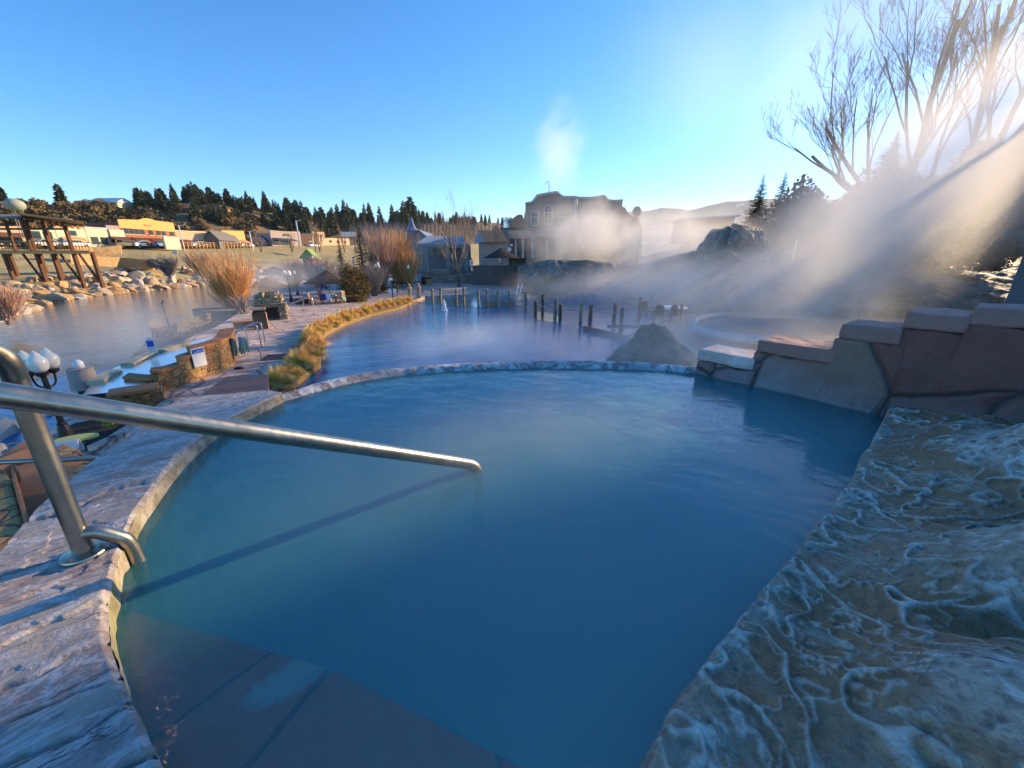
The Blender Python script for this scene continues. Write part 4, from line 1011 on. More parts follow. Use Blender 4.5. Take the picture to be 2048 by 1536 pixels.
bankc=[(-300,740,600,575,540,499),(-100,670,590,565,535,497),(0,641,575,562,532,497),(100,606,556,548,528,496),(200,590,548,541,531,496),(300,580,537,533,518,495),(400,571,538,530,514,495),(500,566,540,530,512,493),(600,562,540,528,511,491),(700,558,540,525,509,490),(800,555,538,523,507,489),(950,552,535,520,505,488),(1100,550,535,520,503,487)]
ridge={-300:395,-100:398,0:400,100:410,200:405,300:412,400:404,500:418,600:434,700:450,800:444,950:444,1100:452}
def bankY(px,f,wl=None):
    pass
cols=[]; hcols=[]; BK={}
for (px,wl,a,b,c,s) in bankc:
    w=P(px,wl,-3.5); S=on_line(px,SA,SB,s)
    def pt(py,f): return D(px,py,w.y+(S.y-w.y)*f)
    wb=P(px,wl+8,-3.5); wb.z=-4.3
    col=[wb,w,pt(a,.30),pt(b,.40),pt(c,.70),pt(s,1.0),pt(s-1.0,1.12)]
    rp=ridge[px]
    h=[pt(s-.5,1.08),pt(s-8,1.3),pt((s+rp)/2-5,1.65),pt((s+3*rp)/4,2.0),pt(rp,2.5)]
    bk=h[-1].copy(); bk=bk*1.15; bk.z=h[-1].z-25; h.append(bk)
    cols.append(col); hcols.append(h)
M_LAWN=NT("dormant grass bank"); _a=M_LAWN.noise(.12,6,.65,.6); _b=M_LAWN.noise(1.4,6,.7)
M_LAWN.col(M_LAWN.mix(M_LAWN.ramp(_b,[(.35,0.0),(.7,1.0)]),M_LAWN.mix(M_LAWN.ramp(_a,[(.4,0.0),(.6,1.0)]),(.18,.20,.05),(.36,.24,.11)),(.48,.36,.19))); M_LAWN.set(roughness=.95); M_LAWN.bump(_b,.9,.3); M_LAWN=M_LAWN.m
M_HILL=NT("scrubby hillside"); _a=M_HILL.noise(.035,6,.7,.5); _b=M_HILL.noise(.3,6,.7)
M_HILL.col(M_HILL.mix(M_HILL.ramp(_b,[(.4,0.0),(.7,1.0)]),M_HILL.mix(M_HILL.ramp(_a,[(.4,0.0),(.6,1.0)]),(.16,.10,.05),(.26,.15,.07)),(.09,.07,.03))); M_HILL.set(roughness=.95); M_HILL.bump(_b,1,1.5); M_HILL=M_HILL.m
_,BG=loft("river_bank",cols,240,90,M_LAWN,.25,.25,3,kind="structure",label="grassy far river bank rising to the street")
_,HG=loft("hill",hcols,300,70,M_HILL,1.2,.04,5,kind="structure",label="brown scrubby hill behind the town")
MB().add([tuple(c[5]+Vector((0,0,.28))) for c in cols]+[tuple(c[6]+Vector((0,0,.6))) for c in cols],[(i,i+1,len(cols)+i+1,len(cols)+i) for i in range(len(cols)-1)]).build("street",mat("pale street asphalt",(.16,.14,.12),(.11,.10,.09),.5,.85),kind="structure",label="street running in front of the shops")
pxs=[c[0] for c in bankc]
def gpt(G_,px,v,n):                       # a point on a lofted surface by column px and row fraction
    X,Y,Z=G_; i=np.interp(px,pxs,range(len(pxs)))/(len(pxs)-1)*(X.shape[0]-1); j=v*(X.shape[1]-1)
    i=int(round(max(0,min(X.shape[0]-1,i)))); j=int(round(max(0,min(X.shape[1]-1,j)))); return Vector((X[i,j],Y[i,j],Z[i,j]))
# ---- boulders
M_BOUL=[mat("tan boulder",(.50,.39,.27),(.34,.25,.17),.9,.85,bump=.6,dist=.05),mat("grey boulder",(.44,.40,.35),(.28,.25,.23),.8,.85,bump=.6,dist=.05),mat("orange boulder",(.45,.28,.13),(.28,.17,.09),1,.85,bump=.6,dist=.05)]
def boulder(seed):
    rr=random.Random(seed); bm=bmesh.new(); bmesh.ops.create_icosphere(bm,subdivisions=2,radius=1)
    pl=[(Vector((rr.uniform(-1,1),rr.uniform(-1,1),rr.uniform(-1,1))).normalized(),rr.uniform(.5,.85)) for _ in range(9)]
    for v in bm.verts:
        for n_,d_ in pl:
            e=v.co.dot(n_)-d_
            if e>0: v.co-=n_*e
        v.co.x*=1.25; v.co.z*=.75; v.co+=Vector((rr.uniform(-.03,.03),)*3)
    me=bpy.data.meshes.new("boulder"); bm.to_mesh(me); bm.free(); me.materials.append(M_BOUL[seed%3]); return me
BM_=[boulder(s) for s in range(9)]
rr=random.Random(5); nb=0
for px in np.linspace(-90,560,72):
    for v in (.165,.215,.265,.315):
        if nb>=288: break
        q=gpt(BG,px+rr.uniform(-7,7),v+rr.uniform(-.02,.02),0)
        if rr.random()<.10 and v>.25: continue
        o=bpy.data.objects.new("boulder",BM_[rr.randrange(9)]); C.objects.link(o)
        s=rr.uniform(.4,1.25)*(.55+.008*q.length)*.8; o.location=q+Vector((0,0,.15*s)); o.rotation_euler=(rr.uniform(-.4,.4),rr.uniform(-.4,.4),rr.uniform(0,6)); o.scale=(s,s*rr.uniform(.7,1.1),s*rr.uniform(.6,1))
        props(o,"sunlit boulder in the riprap along the far river bank","boulder","boulders along the far river bank"); nb+=1
for k,(px,py,s) in enumerate([(8,885,.5),(40,872,.4),(62,866,.35),(20,905,.45),(-20,900,.6),(75,858,.3),(110,850,.3),(-30,930,.5)]):
    o=bpy.data.objects.new("boulder",BM_[(k*3+1)%9]); C.objects.link(o); o.location=P(px,py,-2.9); o.rotation_euler=(.3*k,.2,k*1.3); o.scale=(s*1.3,s,s*.8)
    props(o,"dark wet boulder at the water's edge behind the stair handrail","boulder","boulders beside the left stair")
# ---- foliage
M_BARK=mat("grey brown bark",(.16,.12,.09),(.09,.07,.05),4,.9,bump=.5)
M_TWIG=mat("tan bare twigs",(.34,.24,.16),(.24,.17,.11),2,.9,bump=0)
M_WILLOW=mat("orange willow stems",(.78,.42,.17),(.58,.31,.13),1.2,.9,bump=0)
M_PINK=mat("reddish brush stems",(.55,.32,.22),(.40,.25,.18),1.2,.9,bump=0)
M_GREY=mat("grey brush stems",(.30,.25,.24),(.20,.17,.16),1.2,.9,bump=0)
M_CONE=mat("dark conifer needles",(.030,.045,.022),(.055,.062,.025),.6,.9,bump=0)
M_CONB=mat("blue green spruce needles",(.06,.085,.06),(.10,.11,.05),1.2,.9,bump=0)
M_JUN=mat("rusty juniper foliage",(.16,.10,.03),(.06,.055,.02),1.5,.9,bump=0)
M_SCRUB=mat("brown scrub oak",(.17,.115,.055),(.10,.07,.035),.5,.95,bump=0)
def conifer_mesh(seed,h,r,nb,sub,droop=.35,round_=.9):
    rr=random.Random(seed); m_=MB()
    for i in range(nb):
        f=((i+rr.random())/nb)**1.15; z=h*(.08+.92*f); R_=r*max(.04,(1-f)**round_)*rr.uniform(.65,1.1); a=rr.random()*6.283
        dr=Vector((math.cos(a),math.sin(a),0)); sd_=Vector((-math.sin(a),math.cos(a),0)); dz=-droop*R_*rr.uniform(.4,1.2)
        w=R_*.26+.04
        p0=Vector((0,0,z)); p1=p0+dr*R_*.55+Vector((0,0,dz*.35)); p2=p0+dr*R_+Vector((0,0,dz+.10*R_))
        if sub<=1:
            m_.add([p0,p1-sd_*w+Vector((0,0,-w*.6)),p2,p1+sd_*w+Vector((0,0,-w*.6)),p1+Vector((0,0,w*.5))],[(0,1,4),(1,2,4),(2,3,4),(3,0,4)])
        else:
            for k in range(sub):
                t=rr.random()**.7; c=p0.lerp(p1,t*2) if t<.5 else p1.lerp(p2,t*2-1); l=w*rr.uniform(.5,1.1)*(1.25-t); s=rr.choice((-1,1))
                q=c+sd_*s*l+dr*l*.5+Vector((0,0,-l*rr.uniform(.1,.6))); u=dr*l*.22
                m_.add([c-u,q,c+u,c+Vector((0,0,l*.18))],[(0,1,2),(0,1,3)])
    return m_
def tree_trunk(h,r): return MB().tube([(0,0,-1),(0,0,h*.5),(0,0,h*.96)],[r,r*.6,r*.1],6)
protoT=[]
for s,(h,r,rd) in enumerate([(7.5,2.5,.6),(7.5,3.1,.35),(6.5,3.0,.32),(8.8,2.7,.5)]):
    t=thing("pine_tree","dark pine growing on the wooded hillside behind the town","tree",(0,0,-50),0,"pines on the hill behind the town")
    conifer_mesh(s,h,r*.9,210,1,.25,rd).build("crown",M_CONE,t); tree_trunk(h,.16).build("trunk",M_BARK,t); protoT.append(seal(t))
rr=random.Random(11); first=[True]*4; cnt=0
def put(px,v,s,k=None):
    global cnt
    k=rr.randrange(4) if k is None else k; q=gpt(HG,px,v,0); sc3=(s*rr.uniform(.8,1.15),s*rr.uniform(.8,1.15),s*rr.uniform(.8,1.2))
    if first[k]: o=protoT[k]; o.location=q; o.scale=sc3; first[k]=False
    else: o=dup(protoT[k],q,rr.uniform(0,6),scale=sc3)
    cnt+=1
for _ in range(64): put(rr.uniform(268,560),rr.uniform(.66,.80),rr.uniform(.75,1.15))
for _ in range(26): put(rr.uniform(380,600),rr.uniform(.35,.66),rr.uniform(.6,.9))
for _ in range(40): put(rr.uniform(560,720),rr.uniform(.25,.78),rr.uniform(1.0,1.6))
for _ in range(14): put(rr.uniform(680,790),rr.uniform(.55,.78),rr.uniform(1.4,2.1))
for _ in range(75): put(rr.uniform(780,1110),rr.uniform(.66,.80),rr.uniform(1.0,1.7))
for (px,s) in [(0,1.1),(12,.8),(131,1.15),(822,3.2),(812,2.6)]: put(px,.79 if px<200 else .5,s)
# scrub bushes on the hill
def bush_mesh(seed,n=260,rad=1.0,flat=.7,leaf=.16):
    rr=random.Random(seed); m_=MB(); cl=[(rr.uniform(-.55,.55),rr.uniform(-.55,.55),rr.uniform(.25,.6),rr.uniform(.35,.6)) for _ in range(6)]
    for _ in range(n):
        c=rr.choice(cl); d_=Vector((rr.gauss(0,1),rr.gauss(0,1),rr.gauss(0,1))).normalized()*c[3]*rr.uniform(.7,1.1); p=Vector(c[:3])+d_; p.z=max(.0,p.z)*flat*1.3
        a=Vector((rr.gauss(0,1),rr.gauss(0,1),rr.gauss(0,1))).normalized()*leaf*rr.uniform(.6,1.3); b=a.orthogonal().normalized()*leaf*rr.uniform(.5,1)
        m_.add([p*rad-a*rad,p*rad+b*rad,p*rad+a*rad,p*rad-b*rad],[(0,1,2,3)])
    return m_
SB_=[bush_mesh(s,240).build("scrub_bush",M_SCRUB,loc=(0,0,-60),label="round brown scrub bush on the hillside above the shops",cat="bush",group="scrub bushes on the hillside") for s in range(4)]
used=[False]*4
for _ in range(230):
    k=rr.randrange(4); px=rr.uniform(-80,640); q=gpt(HG,px,rr.uniform(.18,.79),0)
    o=SB_[k] if not used[k] else SB_[k].copy()
    if used[k]: C.objects.link(o)
    used[k]=True; o.location=q; s=rr.uniform(1.4,3.6); o.scale=(s,s,s*rr.uniform(.8,1.1)); o.rotation_euler=(0,0,rr.uniform(0,6))
# leafless wood on the far right of the hill: reads as one mass
m_=MB()
for _ in range(2600):
    px=rr.uniform(690,1110); q=gpt(HG,px,rr.uniform(.2,.76),0); h=rr.uniform(4,8); w=.10
    for k in range(3):
        a=rr.uniform(0,6.3); e=q+Vector((math.cos(a)*h*.28,math.sin(a)*h*.28,h*rr.uniform(.7,1))); m_.add([q+Vector((-w,0,0)),q+Vector((w,0,0)),e],[(0,1,2)])
m_.build("bare_woodland",M_GREY,kind="stuff",label="grey brown leafless woodland covering the hill behind the bathhouse")

def twig_shrub(seed,h,r,n,spread=.5,rad=.012,forks=3):
    rr=random.Random(seed); m_=MB()
    for i in range(n):
        a=rr.uniform(0,6.283); l=h*rr.uniform(.55,1.0); s=rr.random()**.6*spread; bx=rr.uniform(-.12,.12)*r; by=rr.uniform(-.12,.12)*r
        p=Vector((bx,by,0)); pts=[p]; d_=Vector((math.cos(a)*s,math.sin(a)*s,1)).normalized()
        for k in range(4):
            d_=(d_+Vector((rr.uniform(-.24,.24),rr.uniform(-.24,.24),.10+rr.uniform(-.05,.1)))).normalized(); p=p+d_*l/4; pts.append(p)
        m_.tube(pts,[rad*1.6,rad*1.3,rad,rad*.7,rad*.3],3,cap=False)
        for k in range(forks):
            j=rr.randrange(1,4); q=pts[j]; e=q+(d_+Vector((rr.uniform(-.6,.6),rr.uniform(-.6,.6),rr.uniform(-.1,.4)))).normalized()*l*rr.uniform(.2,.42); m_.tube([q,q.lerp(e,.5)+Vector((0,0,.03)),e],[rad*.7,rad*.5,rad*.2],3,cap=False)
    return m_
def shrub(px,pb,pt,wpx,z,m,n,label,name="willow_shrub",cat="shrub",seed=1,rad=.016,sp_=None,forks=4):
    b=P(px,pb,z); h=zat(b.y,pt)-z; dep=b.y*cP-(z-EYE)*sP; r=wpx/F*dep/2
    t=thing(name,label,cat,b)
    twig_shrub(seed,h,r,n,sp_ or min(1.5,r/h*1.25),rad,forks).build("stems",m,t)
    MB().tube([(0,0,-.3),(0,0,h*.12)],[.14,.06],6).build("trunk",M_BARK,t); return t
shrub(474,622,488,150,-2.6,M_WILLOW,340,"large orange leafless willow shrub on the river side behind the litter bin",seed=1,rad=.015)
shrub(800,572,452,95,-2.45,M_WILLOW,420,"orange willow shrub left of the church roof, lit gold at its base",seed=2,rad=.022)
shrub(766,576,448,80,-2.45,M_PINK,260,"paler pinkish willow shrub left of the orange one",seed=3,rad=.022)
shrub(820,574,495,60,-2.45,M_WILLOW,260,"small golden willow shrub right beside the large orange one",seed=4,rad=.02)
shrub(640,575,505,110,-2.45,M_PINK,300,"low reddish brush in front of the town lawn",seed=5,rad=.02)
shrub(590,575,512,90,-2.45,M_PINK,220,"pinkish brush left of the small green gable",seed=6,rad=.02)
shrub(700,592,515,70,ZP,M_GREY,260,"grey leafless brush just left of the rusty juniper",seed=7,rad=.013)
shrub(750,592,520,70,ZP,M_GREY,260,"grey leafless brush just right of the rusty juniper",seed=8,rad=.013)
shrub(340,552,507,70,-.9,M_GREY,200,"pale leafless brush on the bank by the culvert pipe",seed=9,rad=.03)
shrub(405,552,497,80,-.9,M_PINK,200,"brown brush on the bank right of the culvert pipe",seed=10,rad=.03)
shrub(15,640,555,150,-2.6,M_PINK,160,"misty reddish brush above the boulders at the far left edge",seed=12,rad=.02)
shrub(488,628,583,60,ZP,M_GREY,46,"small grey leafless tree in the round concrete planter",name="small_tree",cat="tree",seed=13,rad=.02,sp_=1.1)
shrub(530,588,560,50,ZP,M_GRASSB,240,"tan dried grass tuft under the thatched umbrella behind the fireplace",name="dried_grass",cat="grass clump",seed=14,rad=.02)
# juniper and spruces
jb=P(716,602,ZP); jh=zat(jb.y,538)-ZP
t=thing("juniper","rusty dark juniper bush at the left side of the path","bush",jb)
mj=bush_mesh(3,2600,jh*.55,1.5,.06); mj.build("crown",M_JUN,t); MB().tube([(0,0,-.2),(0,0,.8)],.08,6).build("trunk",M_BARK,t)
def spruce(px,pb,pt,wpx,zb,label,seed,m=M_CONB,nb=520,sub=9,Yo=None,droop=.35):
    b=P(px,pb,zb) if Yo is None else D(px,pb,Yo); h=zat(b.y,pt)-b.z; dep=b.y*cP-(b.z-EYE)*sP
    t=thing("spruce_tree",label,"tree",b); conifer_mesh(seed,h,wpx/F*dep/2,nb,sub,droop,.85).build("crown",m,t); tree_trunk(h,.16).build("trunk",M_BARK,t); return t
spruce(731,585,430,64,ZP,"tall spruce with a bronzed side standing left of the willow shrubs",21)
spruce(752,585,500,70,ZP,"short wide spruce at the right foot of the tall one",24)
spruce(690,585,470,44,ZP,"darker shorter spruce just left of the tall one",22,M_CONE)
spruce(1499,512,346,92,0,"left one of the two dark spruces beyond the travertine mound",31,M_CONE,700,12,Yo=58,droop=.1)
spruce(1540,512,341,92,0,"right one of the two dark spruces beyond the travertine mound",32,M_CONE,700,12,Yo=60,droop=.1)
spruce(1742,470,262,150,0,"dark hazy spruce under the big leafless tree at upper right",33,M_CONE,800,12,Yo=46,droop=.1)
# bare trees
def bare_tree(seed,start,dirs,h,r,levels=5,spread=.55,up=.18,twig=.6,nsub=3,jit=.12):
    rr=random.Random(seed); m_=MB()
    def grow(p,d_,L,rad,lv):
        n=4; pts=[p]; q=p; dd=d_
        for k in range(n):
            dd=(dd+Vector((rr.uniform(-jit,jit),rr.uniform(-jit,jit),rr.uniform(-jit,jit)+up*.35))).normalized(); q=q+dd*L/n; pts.append(q)
        re=rad*.55; m_.tube(pts,[rad+(re-rad)*k/n for k in range(n+1)],6 if rad>.06 else 3,cap=False)
        if lv<=0: return
        for k in range(nsub+(lv>2)):
            j=rr.uniform(.3,1); i=min(n-1,int(j*n)); s=pts[i].lerp(pts[i+1],j*n-i)
            a=rr.uniform(0,6.283); o=dd.orthogonal().normalized(); o.rotate(Matrix.Rotation(a,3,dd))
            nd=(dd+o*rr.uniform(spread*.6,spread*1.3)+Vector((0,0,up))).normalized()
            grow(s,nd,L*rr.uniform(.5,.78),max(.006*h/10,(rad+(re-rad)*j)*rr.uniform(.45,.65)),lv-1)
    for (d_,L,rd) in dirs: grow(Vector(start),Vector(d_).normalized(),L,rd,levels)
    return m_
def btree(px,pb,Y,label,seed,dirs,h,m=M_TWIG,trunk=None,**k):
    b=D(px,pb,Y); t=thing("bare_tree",label,"tree",b); bare_tree(seed,(0,0,0) if trunk is None else trunk,dirs,h,1,**k).build("branches",m,t,smooth=True)
    if trunk is not None: MB().tube([(0,0,-1.5),Vector(trunk)*.5+Vector((.1,0,0)),trunk],[dirs[0][2]*1.9,dirs[0][2]*1.5,dirs[0][2]*1.25],9).build("trunk",M_BARK if m is not M_TW2 else m,t,smooth=True)
    return t
M_TW2=mat("pale bare branches",(.42,.31,.20),(.32,.24,.16),2,.9,bump=.3)
b0=P(917,574,-2.45); hh=zat(b0.y,405)+2.45
btree(917,574,b0.y,"pale leafless tree with a vase shaped crown behind the rope posts",41,[((-.45,0,1),hh*.42,.13),((.35,.2,1),hh*.42,.13),((.05,-.3,1),hh*.42,.12),((-.2,.4,1),hh*.4,.11),((.6,0,.8),hh*.36,.10),((-.75,.1,.8),hh*.32,.09)],hh,trunk=(0,0,hh*.2),levels=4,spread=.35,up=.14,nsub=3)
btree(1805,440,44,"huge leafless tree rising out of the top of the picture at upper right",42,[((-.12,0,1),12,.32),((.12,.1,1),11,.25),((-.55,-.1,1),10,.18),((.3,-.2,1),9,.16)],25,m=M_TW2,trunk=(-.4,0,4.5),levels=6,spread=.46,up=.16,nsub=2)
btree(1722,470,42,"low branching leafless tree whose limbs sweep out to the left at upper right",43,[((-1.0,0,.62),7.2,.22),((-.8,.2,1),8.2,.22),((-1.1,-.2,.32),6,.15),((-.35,.1,1),7,.17)],22,m=M_TW2,trunk=(-.3,0,3.4),levels=6,spread=.46,up=.17,nsub=2)
btree(1905,420,46,"leafless tree with a tall fork near the right edge",44,[((-.12,0,1),12,.26),((.14,.1,1),12,.24),((.5,0,1),7,.14),((-.6,0,.9),6,.14)],24,m=M_TW2,trunk=(0,0,6),levels=6,spread=.42,up=.16,nsub=2)
btree(1905,470,38,"leafless tree leaning toward the sun glow at the right edge",45,[((.5,0,1),11,.3),((.3,.2,1),11,.26),((-.1,0,1),8,.18)],22,m=M_TW2,trunk=(1.2,0,5),levels=6,spread=.42,up=.12,nsub=2)
btree(1840,430,44,"thin forked leafless tree between the two great trees",46,[((-.2,0,1),7,.16),((.3,0,1),7,.15)],16,m=M_TW2,trunk=(0,0,4.5),levels=4,spread=.45,up=.16,nsub=3)
for i,(px,pt,Y,sd2) in enumerate([(523,455,110,51),(585,455,118,52),(632,438,112,53),(640,428,116,54),(690,440,125,55),(712,445,120,56)]):
    b=D(px,505,Y); hh=zat(Y,pt)-b.z; t=thing("bare_tree",["white trunked leafless tree before the navy roofs","thin leafless tree left of the tall metal pole","leafless tree in front of the tan house","slender pale leafless tree right behind the tan house tree","rounded leafless tree behind the spruces","leafless tree by the white billboard"][i],"tree",b)
    bare_tree(sd2,(0,0,0),[((-.15,0,1),hh*.5,.16),((.2,.1,1),hh*.5,.14),((0,-.2,1),hh*.5,.14)],hh,1,levels=3,spread=.45,up=.2,nsub=3).build("branches",M_TWIG,t)

# ---- town
M_GLASS=NT("dark window glass"); M_GLASS.col((.02,.025,.03)); M_GLASS.set(roughness=.08); M_GLASS=M_GLASS.m
def cm(n,c,c2=None,**k): return mat(n,c,c2 or tuple(x*.8 for x in c),1.5,.8,**k)
M_BRICK=NT("red brick"); _b=M_BRICK.n("ShaderNodeTexBrick"); M_BRICK.l(M_BRICK.mp((1,1,1),(R(90),0,0)),_b.inputs[0]); _b.inputs[1].default_value=(.42,.12,.05,1); _b.inputs[2].default_value=(.34,.10,.05,1); _b.inputs[3].default_value=(.40,.25,.15,1); _b.inputs["Scale"].default_value=1.6; M_BRICK.col(M_BRICK.mix(.5,_b.outputs[0],(.40,.13,.06))); M_BRICK.set(roughness=.85); M_BRICK=M_BRICK.m
M_YEL=cm("yellow stucco",(.80,.45,.15)); M_TANW=cm("tan stucco",(.66,.42,.26)); M_CREAM=cm("cream stucco",(.72,.62,.42)); M_GREEN=cm("pale green stucco",(.50,.56,.36)); M_ORW=cm("orange stucco",(.62,.30,.12))
M_NAVY=cm("navy metal roof",(.03,.05,.10)); M_GREYR=cm("grey shingle roof",(.17,.16,.15)); M_DBR=cm("dark brown awning",(.12,.06,.04)); M_PKG=cm("pinkish grey stucco",(.40,.32,.30)); M_WHR=cm("white metal roof",(.66,.68,.70)); M_DRED=cm("rust red siding",(.30,.08,.04)); M_SIGNB=cm("cream sign board",(.70,.62,.45))
def house(px0,px1,pt0,pt1,pb,m,label,dep=9,wins=[],awn=None,roof=None,Yk=1.0,prof=None,base_m=None,cat="building",name="shop_building",door=None,par=None):
    A=on_line(px0,SA,SB,pb)*Yk; B=on_line(px1,SA,SB,pb)*Yk; z0=zat((A.y+B.y)/2,pb); d_=B-A; d_.z=0; L=d_.length; rz=math.atan2(d_.y,d_.x)
    t=thing(name,label,cat,(A.x,A.y,z0),rz); h0=zat(A.y,pt0)-z0; h1=zat(B.y,pt1)-z0
    top=[(0,h0),(L,h1)] if prof is None else [(f*L,zat((A.lerp(B,f)).y,py)-z0) for f,py in prof]
    pts=[(0,0,-.8),(L,0,-.8)]+[(x,0,z) for x,z in reversed(top)]
    MB().slab(pts,(0,.5,0)).build("front_wall",m,t)
    MB().box((L/2,.5+dep/2,(min(h0,h1)-.6)/2-.4),(L-.02,dep,min(h0,h1)-.6+.8)).build("side_walls",base_m or m,t)
    MB().box((L/2,.5+dep/2,min(h0,h1)-.55),(L+.1,dep,.12)).build("roof",M_GREYR,t)
    def W(f): return f*L
    H=(h0+h1)/2
    for (fx,fz,w,hh) in wins:
        x=W(fx); MB().box((x,-.02,fz*H),(w,.10,hh)).build("window",M_GLASS,t)
        MB().box((x,-.06,fz*H-hh/2-.09),(w+.3,.16,.16)).build("sill",M_CREAM,t)
    if awn:
        for (f0,f1,fz,out,am) in awn:
            MB().slab([(W(f0),-.03,fz*H),(W(f1),-.03,fz*H),(W(f1),-out,fz*H-.9),(W(f0),-out,fz*H-.9)],(0,0,.12)).build("awning",am,t)
            MB().box((W((f0+f1)/2),-.02,fz*H*.42),(W(f1-f0)*.85,.08,fz*H*.62)).build("shopfront",M_GLASS,t)
            for ff in (f0+.01,f1-.01): MB().box((W(ff),-out,(fz*H-.9)/2),(.15,.15,fz*H-.9)).build("awning_post",M_WOODL,t)
    if par: MB().box((L/2,-.06,H-.12),(L+.1,.2,.24)).build("parapet_trim",par,t)
    return t,L,H
house(-90,62,455,452,497,M_TANW,"long pale storefront seen through the timber deck at the far left",wins=[(.3,.45,1.6,1.8),(.55,.45,1.6,1.8),(.8,.45,1.6,1.8)],awn=[(.0,1,.75,1.5,M_DBR)])
house(64,122,458,457,497,M_GREEN,"pale green storefront with a grey band right behind the deck posts",wins=[(.3,.68,1.4,1.6),(.7,.68,1.4,1.6)],awn=[(.05,.95,.48,1.4,M_GREYR)])
house(123,181,452,454,497,M_CREAM,"cream shop with orange trim beside the deck's right end",wins=[(.5,.7,1.8,1.2)],awn=[(.1,.9,.5,1.2,M_ORW)],par=M_ORW)
house(182,224,453,456,496,M_CREAM,"white cream shop with rounded signs and green pillars left of the brown signboard",wins=[(.3,.35,1.4,1.8),(.75,.35,1.4,1.8)],par=M_WHR)
t,L,H=house(225,259,450,452,496,M_PKG,"brown shop carrying a large cream signboard over a brown awning",awn=[(.0,1.1,.5,2.2,M_DBR)])
MB().box((L*.5,-.12,H*.66),(L*.85,.2,H*.30)).build("signboard",M_SIGNB,t)
pf=[(0,439),(.36,440),(.43,437.5),(.5,437),(.58,438),(.66,441.5),(1,446)]
t,L,H=house(251,359,439,446,496,M_BRICK,"two storey red brick building with a yellow parapet arched in the middle",dep=14,prof=pf,wins=[(f,.60,.95,1.5) for f in (.10,.19,.28,.37,.52,.66,.76,.92)],awn=[(.14,.42,.36,2.2,M_DBR),(.45,.80,.36,2.2,M_DBR)],base_m=M_DRED)
A=on_line(251,SA,SB,496);B=on_line(359,SA,SB,496); z0=t.location.z
tp_=[(f*L,zat(A.lerp(B,f).y,py)-z0) for f,py in pf]
MB().slab([(0,-.08,H*.70),(L,-.08,H*.66)]+[(x,-.08,z+.05) for x,z in reversed(tp_)],(0,.07,0)).build("parapet",M_YEL,t); MB().box((L*.5,-.12,H*.85),(1.9,.08,.5)).build("name_plate",M_ORW,t)
house(357,418,461,463,495,M_TANW,"plain tan stucco shop right of the brick building",wins=[(.25,.3,2,1.6),(.7,.3,2.4,1.6)],awn=[(.1,.45,.42,1.6,M_DBR)],par=M_CREAM)
house(450,494,461,462,494,M_YEL,"bright yellow false fronted shop with an orange porch roof",wins=[(.5,.3,3,1.5)],awn=[(-.1,1.05,.42,2.2,M_ORW)])
house(545,604,463,463,492,M_PKG,"flat roofed pinkish grey building with a dark awning",wins=[(.5,.75,3,.8)],awn=[(.05,.7,.5,3,M_NAVY)],par=M_TANW)
house(604,640,468,468,491,M_DBR,"small dark brown building behind the tall metal pole",wins=[(.5,.5,2,1)])
house(627,652,463,464,491,M_TANW,"square tan two storey house in front of the pines",wins=[(.3,.7,1.2,1.2),(.7,.7,1.2,1.2)])
house(652,700,476,477,491,M_TANW,"long low tan building at the far end of the street",wins=[(.2,.5,1.5,1),(.5,.5,1.5,1),(.8,.5,1.5,1)])
def gable(px0,px1,pe,pr,pb,Y,m,rm,label,dep=9,name="house",turn=0,cat="house",win=True,over=.5):
    A=D(px0,pb,Y); B=D(px1,pb,Y); L=(B-A).length; t=thing(name,label,cat,A,math.atan2(B.y-A.y,B.x-A.x)+turn); he=zat(Y,pe)-A.z; hr=zat(Y,pr)-A.z
    if turn==0 and dep>0:
        MB().slab([(0,0,-2),(L,0,-2),(L,0,he),(L/2,0,hr-.1),(0,0,he)],(0,dep,0)).build("walls",m,t)
        for s in (0,1):
            e=(-over,he-over*(hr-he)/(L/2)) if s==0 else (L+over,he-over*(hr-he)/(L/2))
            MB().slab([(e[0],-over,e[1]),(L/2,-over,hr),(L/2,dep+over,hr),(e[0],dep+over,e[1])],(0,0,.2)).build("roof",rm,t)
    if win: 
        MB().box((L*.3,-.03,he*.5),(L*.18,.08,he*.35)).build("window",M_GLASS,t); MB().box((L*.7,-.03,he*.5),(L*.18,.08,he*.35)).build("window",M_GLASS,t)
    return t,L,he,hr
def ridgehouse(px0,px1,pe,pr,pb,Y,m,rm,label,dep=8,name="house",cat="house",hip=.12):
    A=D(px0,pb,Y); B=D(px1,pb,Y); L=(B-A).length; t=thing(name,label,cat,A,math.atan2(B.y-A.y,B.x-A.x)); he=zat(Y,pe)-A.z; hr=zat(Y,pr)-A.z
    MB().box((L/2,dep/2,he/2-1),(L,dep,he+2)).build("walls",m,t)
    o=.5; h_=L*hip
    MB().add([(-o,-o,he),(L+o,-o,he),(L+o,dep+o,he),(-o,dep+o,he),(h_,dep/2,hr),(L-h_,dep/2,hr)],[(0,1,5,4),(2,3,4,5),(1,2,5),(3,0,4),(3,2,1,0)]).build("roof",rm,t)
    n=max(2,int(L/3))
    for k in range(n): MB().box((L*(k+.5)/n,-.03,he*.5),(L/n*.4,.08,he*.4)).build("window",M_GLASS,t)
    return t
def hy(px,v): return gpt(HG,px,v,0).y
ridgehouse(178,236,404,393,412,hy(205,.76),M_CREAM,M_WHR,"large house with pale metal roofs on the skyline at left",hip=.02)
ridgehouse(349,378,411,404,420,hy(362,.66),M_CREAM,M_GREYR,"grey roofed house under the pines on the hill")
ridgehouse(398,437,414,406,424,hy(415,.64),M_ORW,M_DBR,"brown roofed house with a lit orange gable on the hill",hip=0)
ridgehouse(546,562,424,418,431,hy(553,.66),M_DRED,M_NAVY,"red house with a navy roof near the right end of the ridge",hip=0)
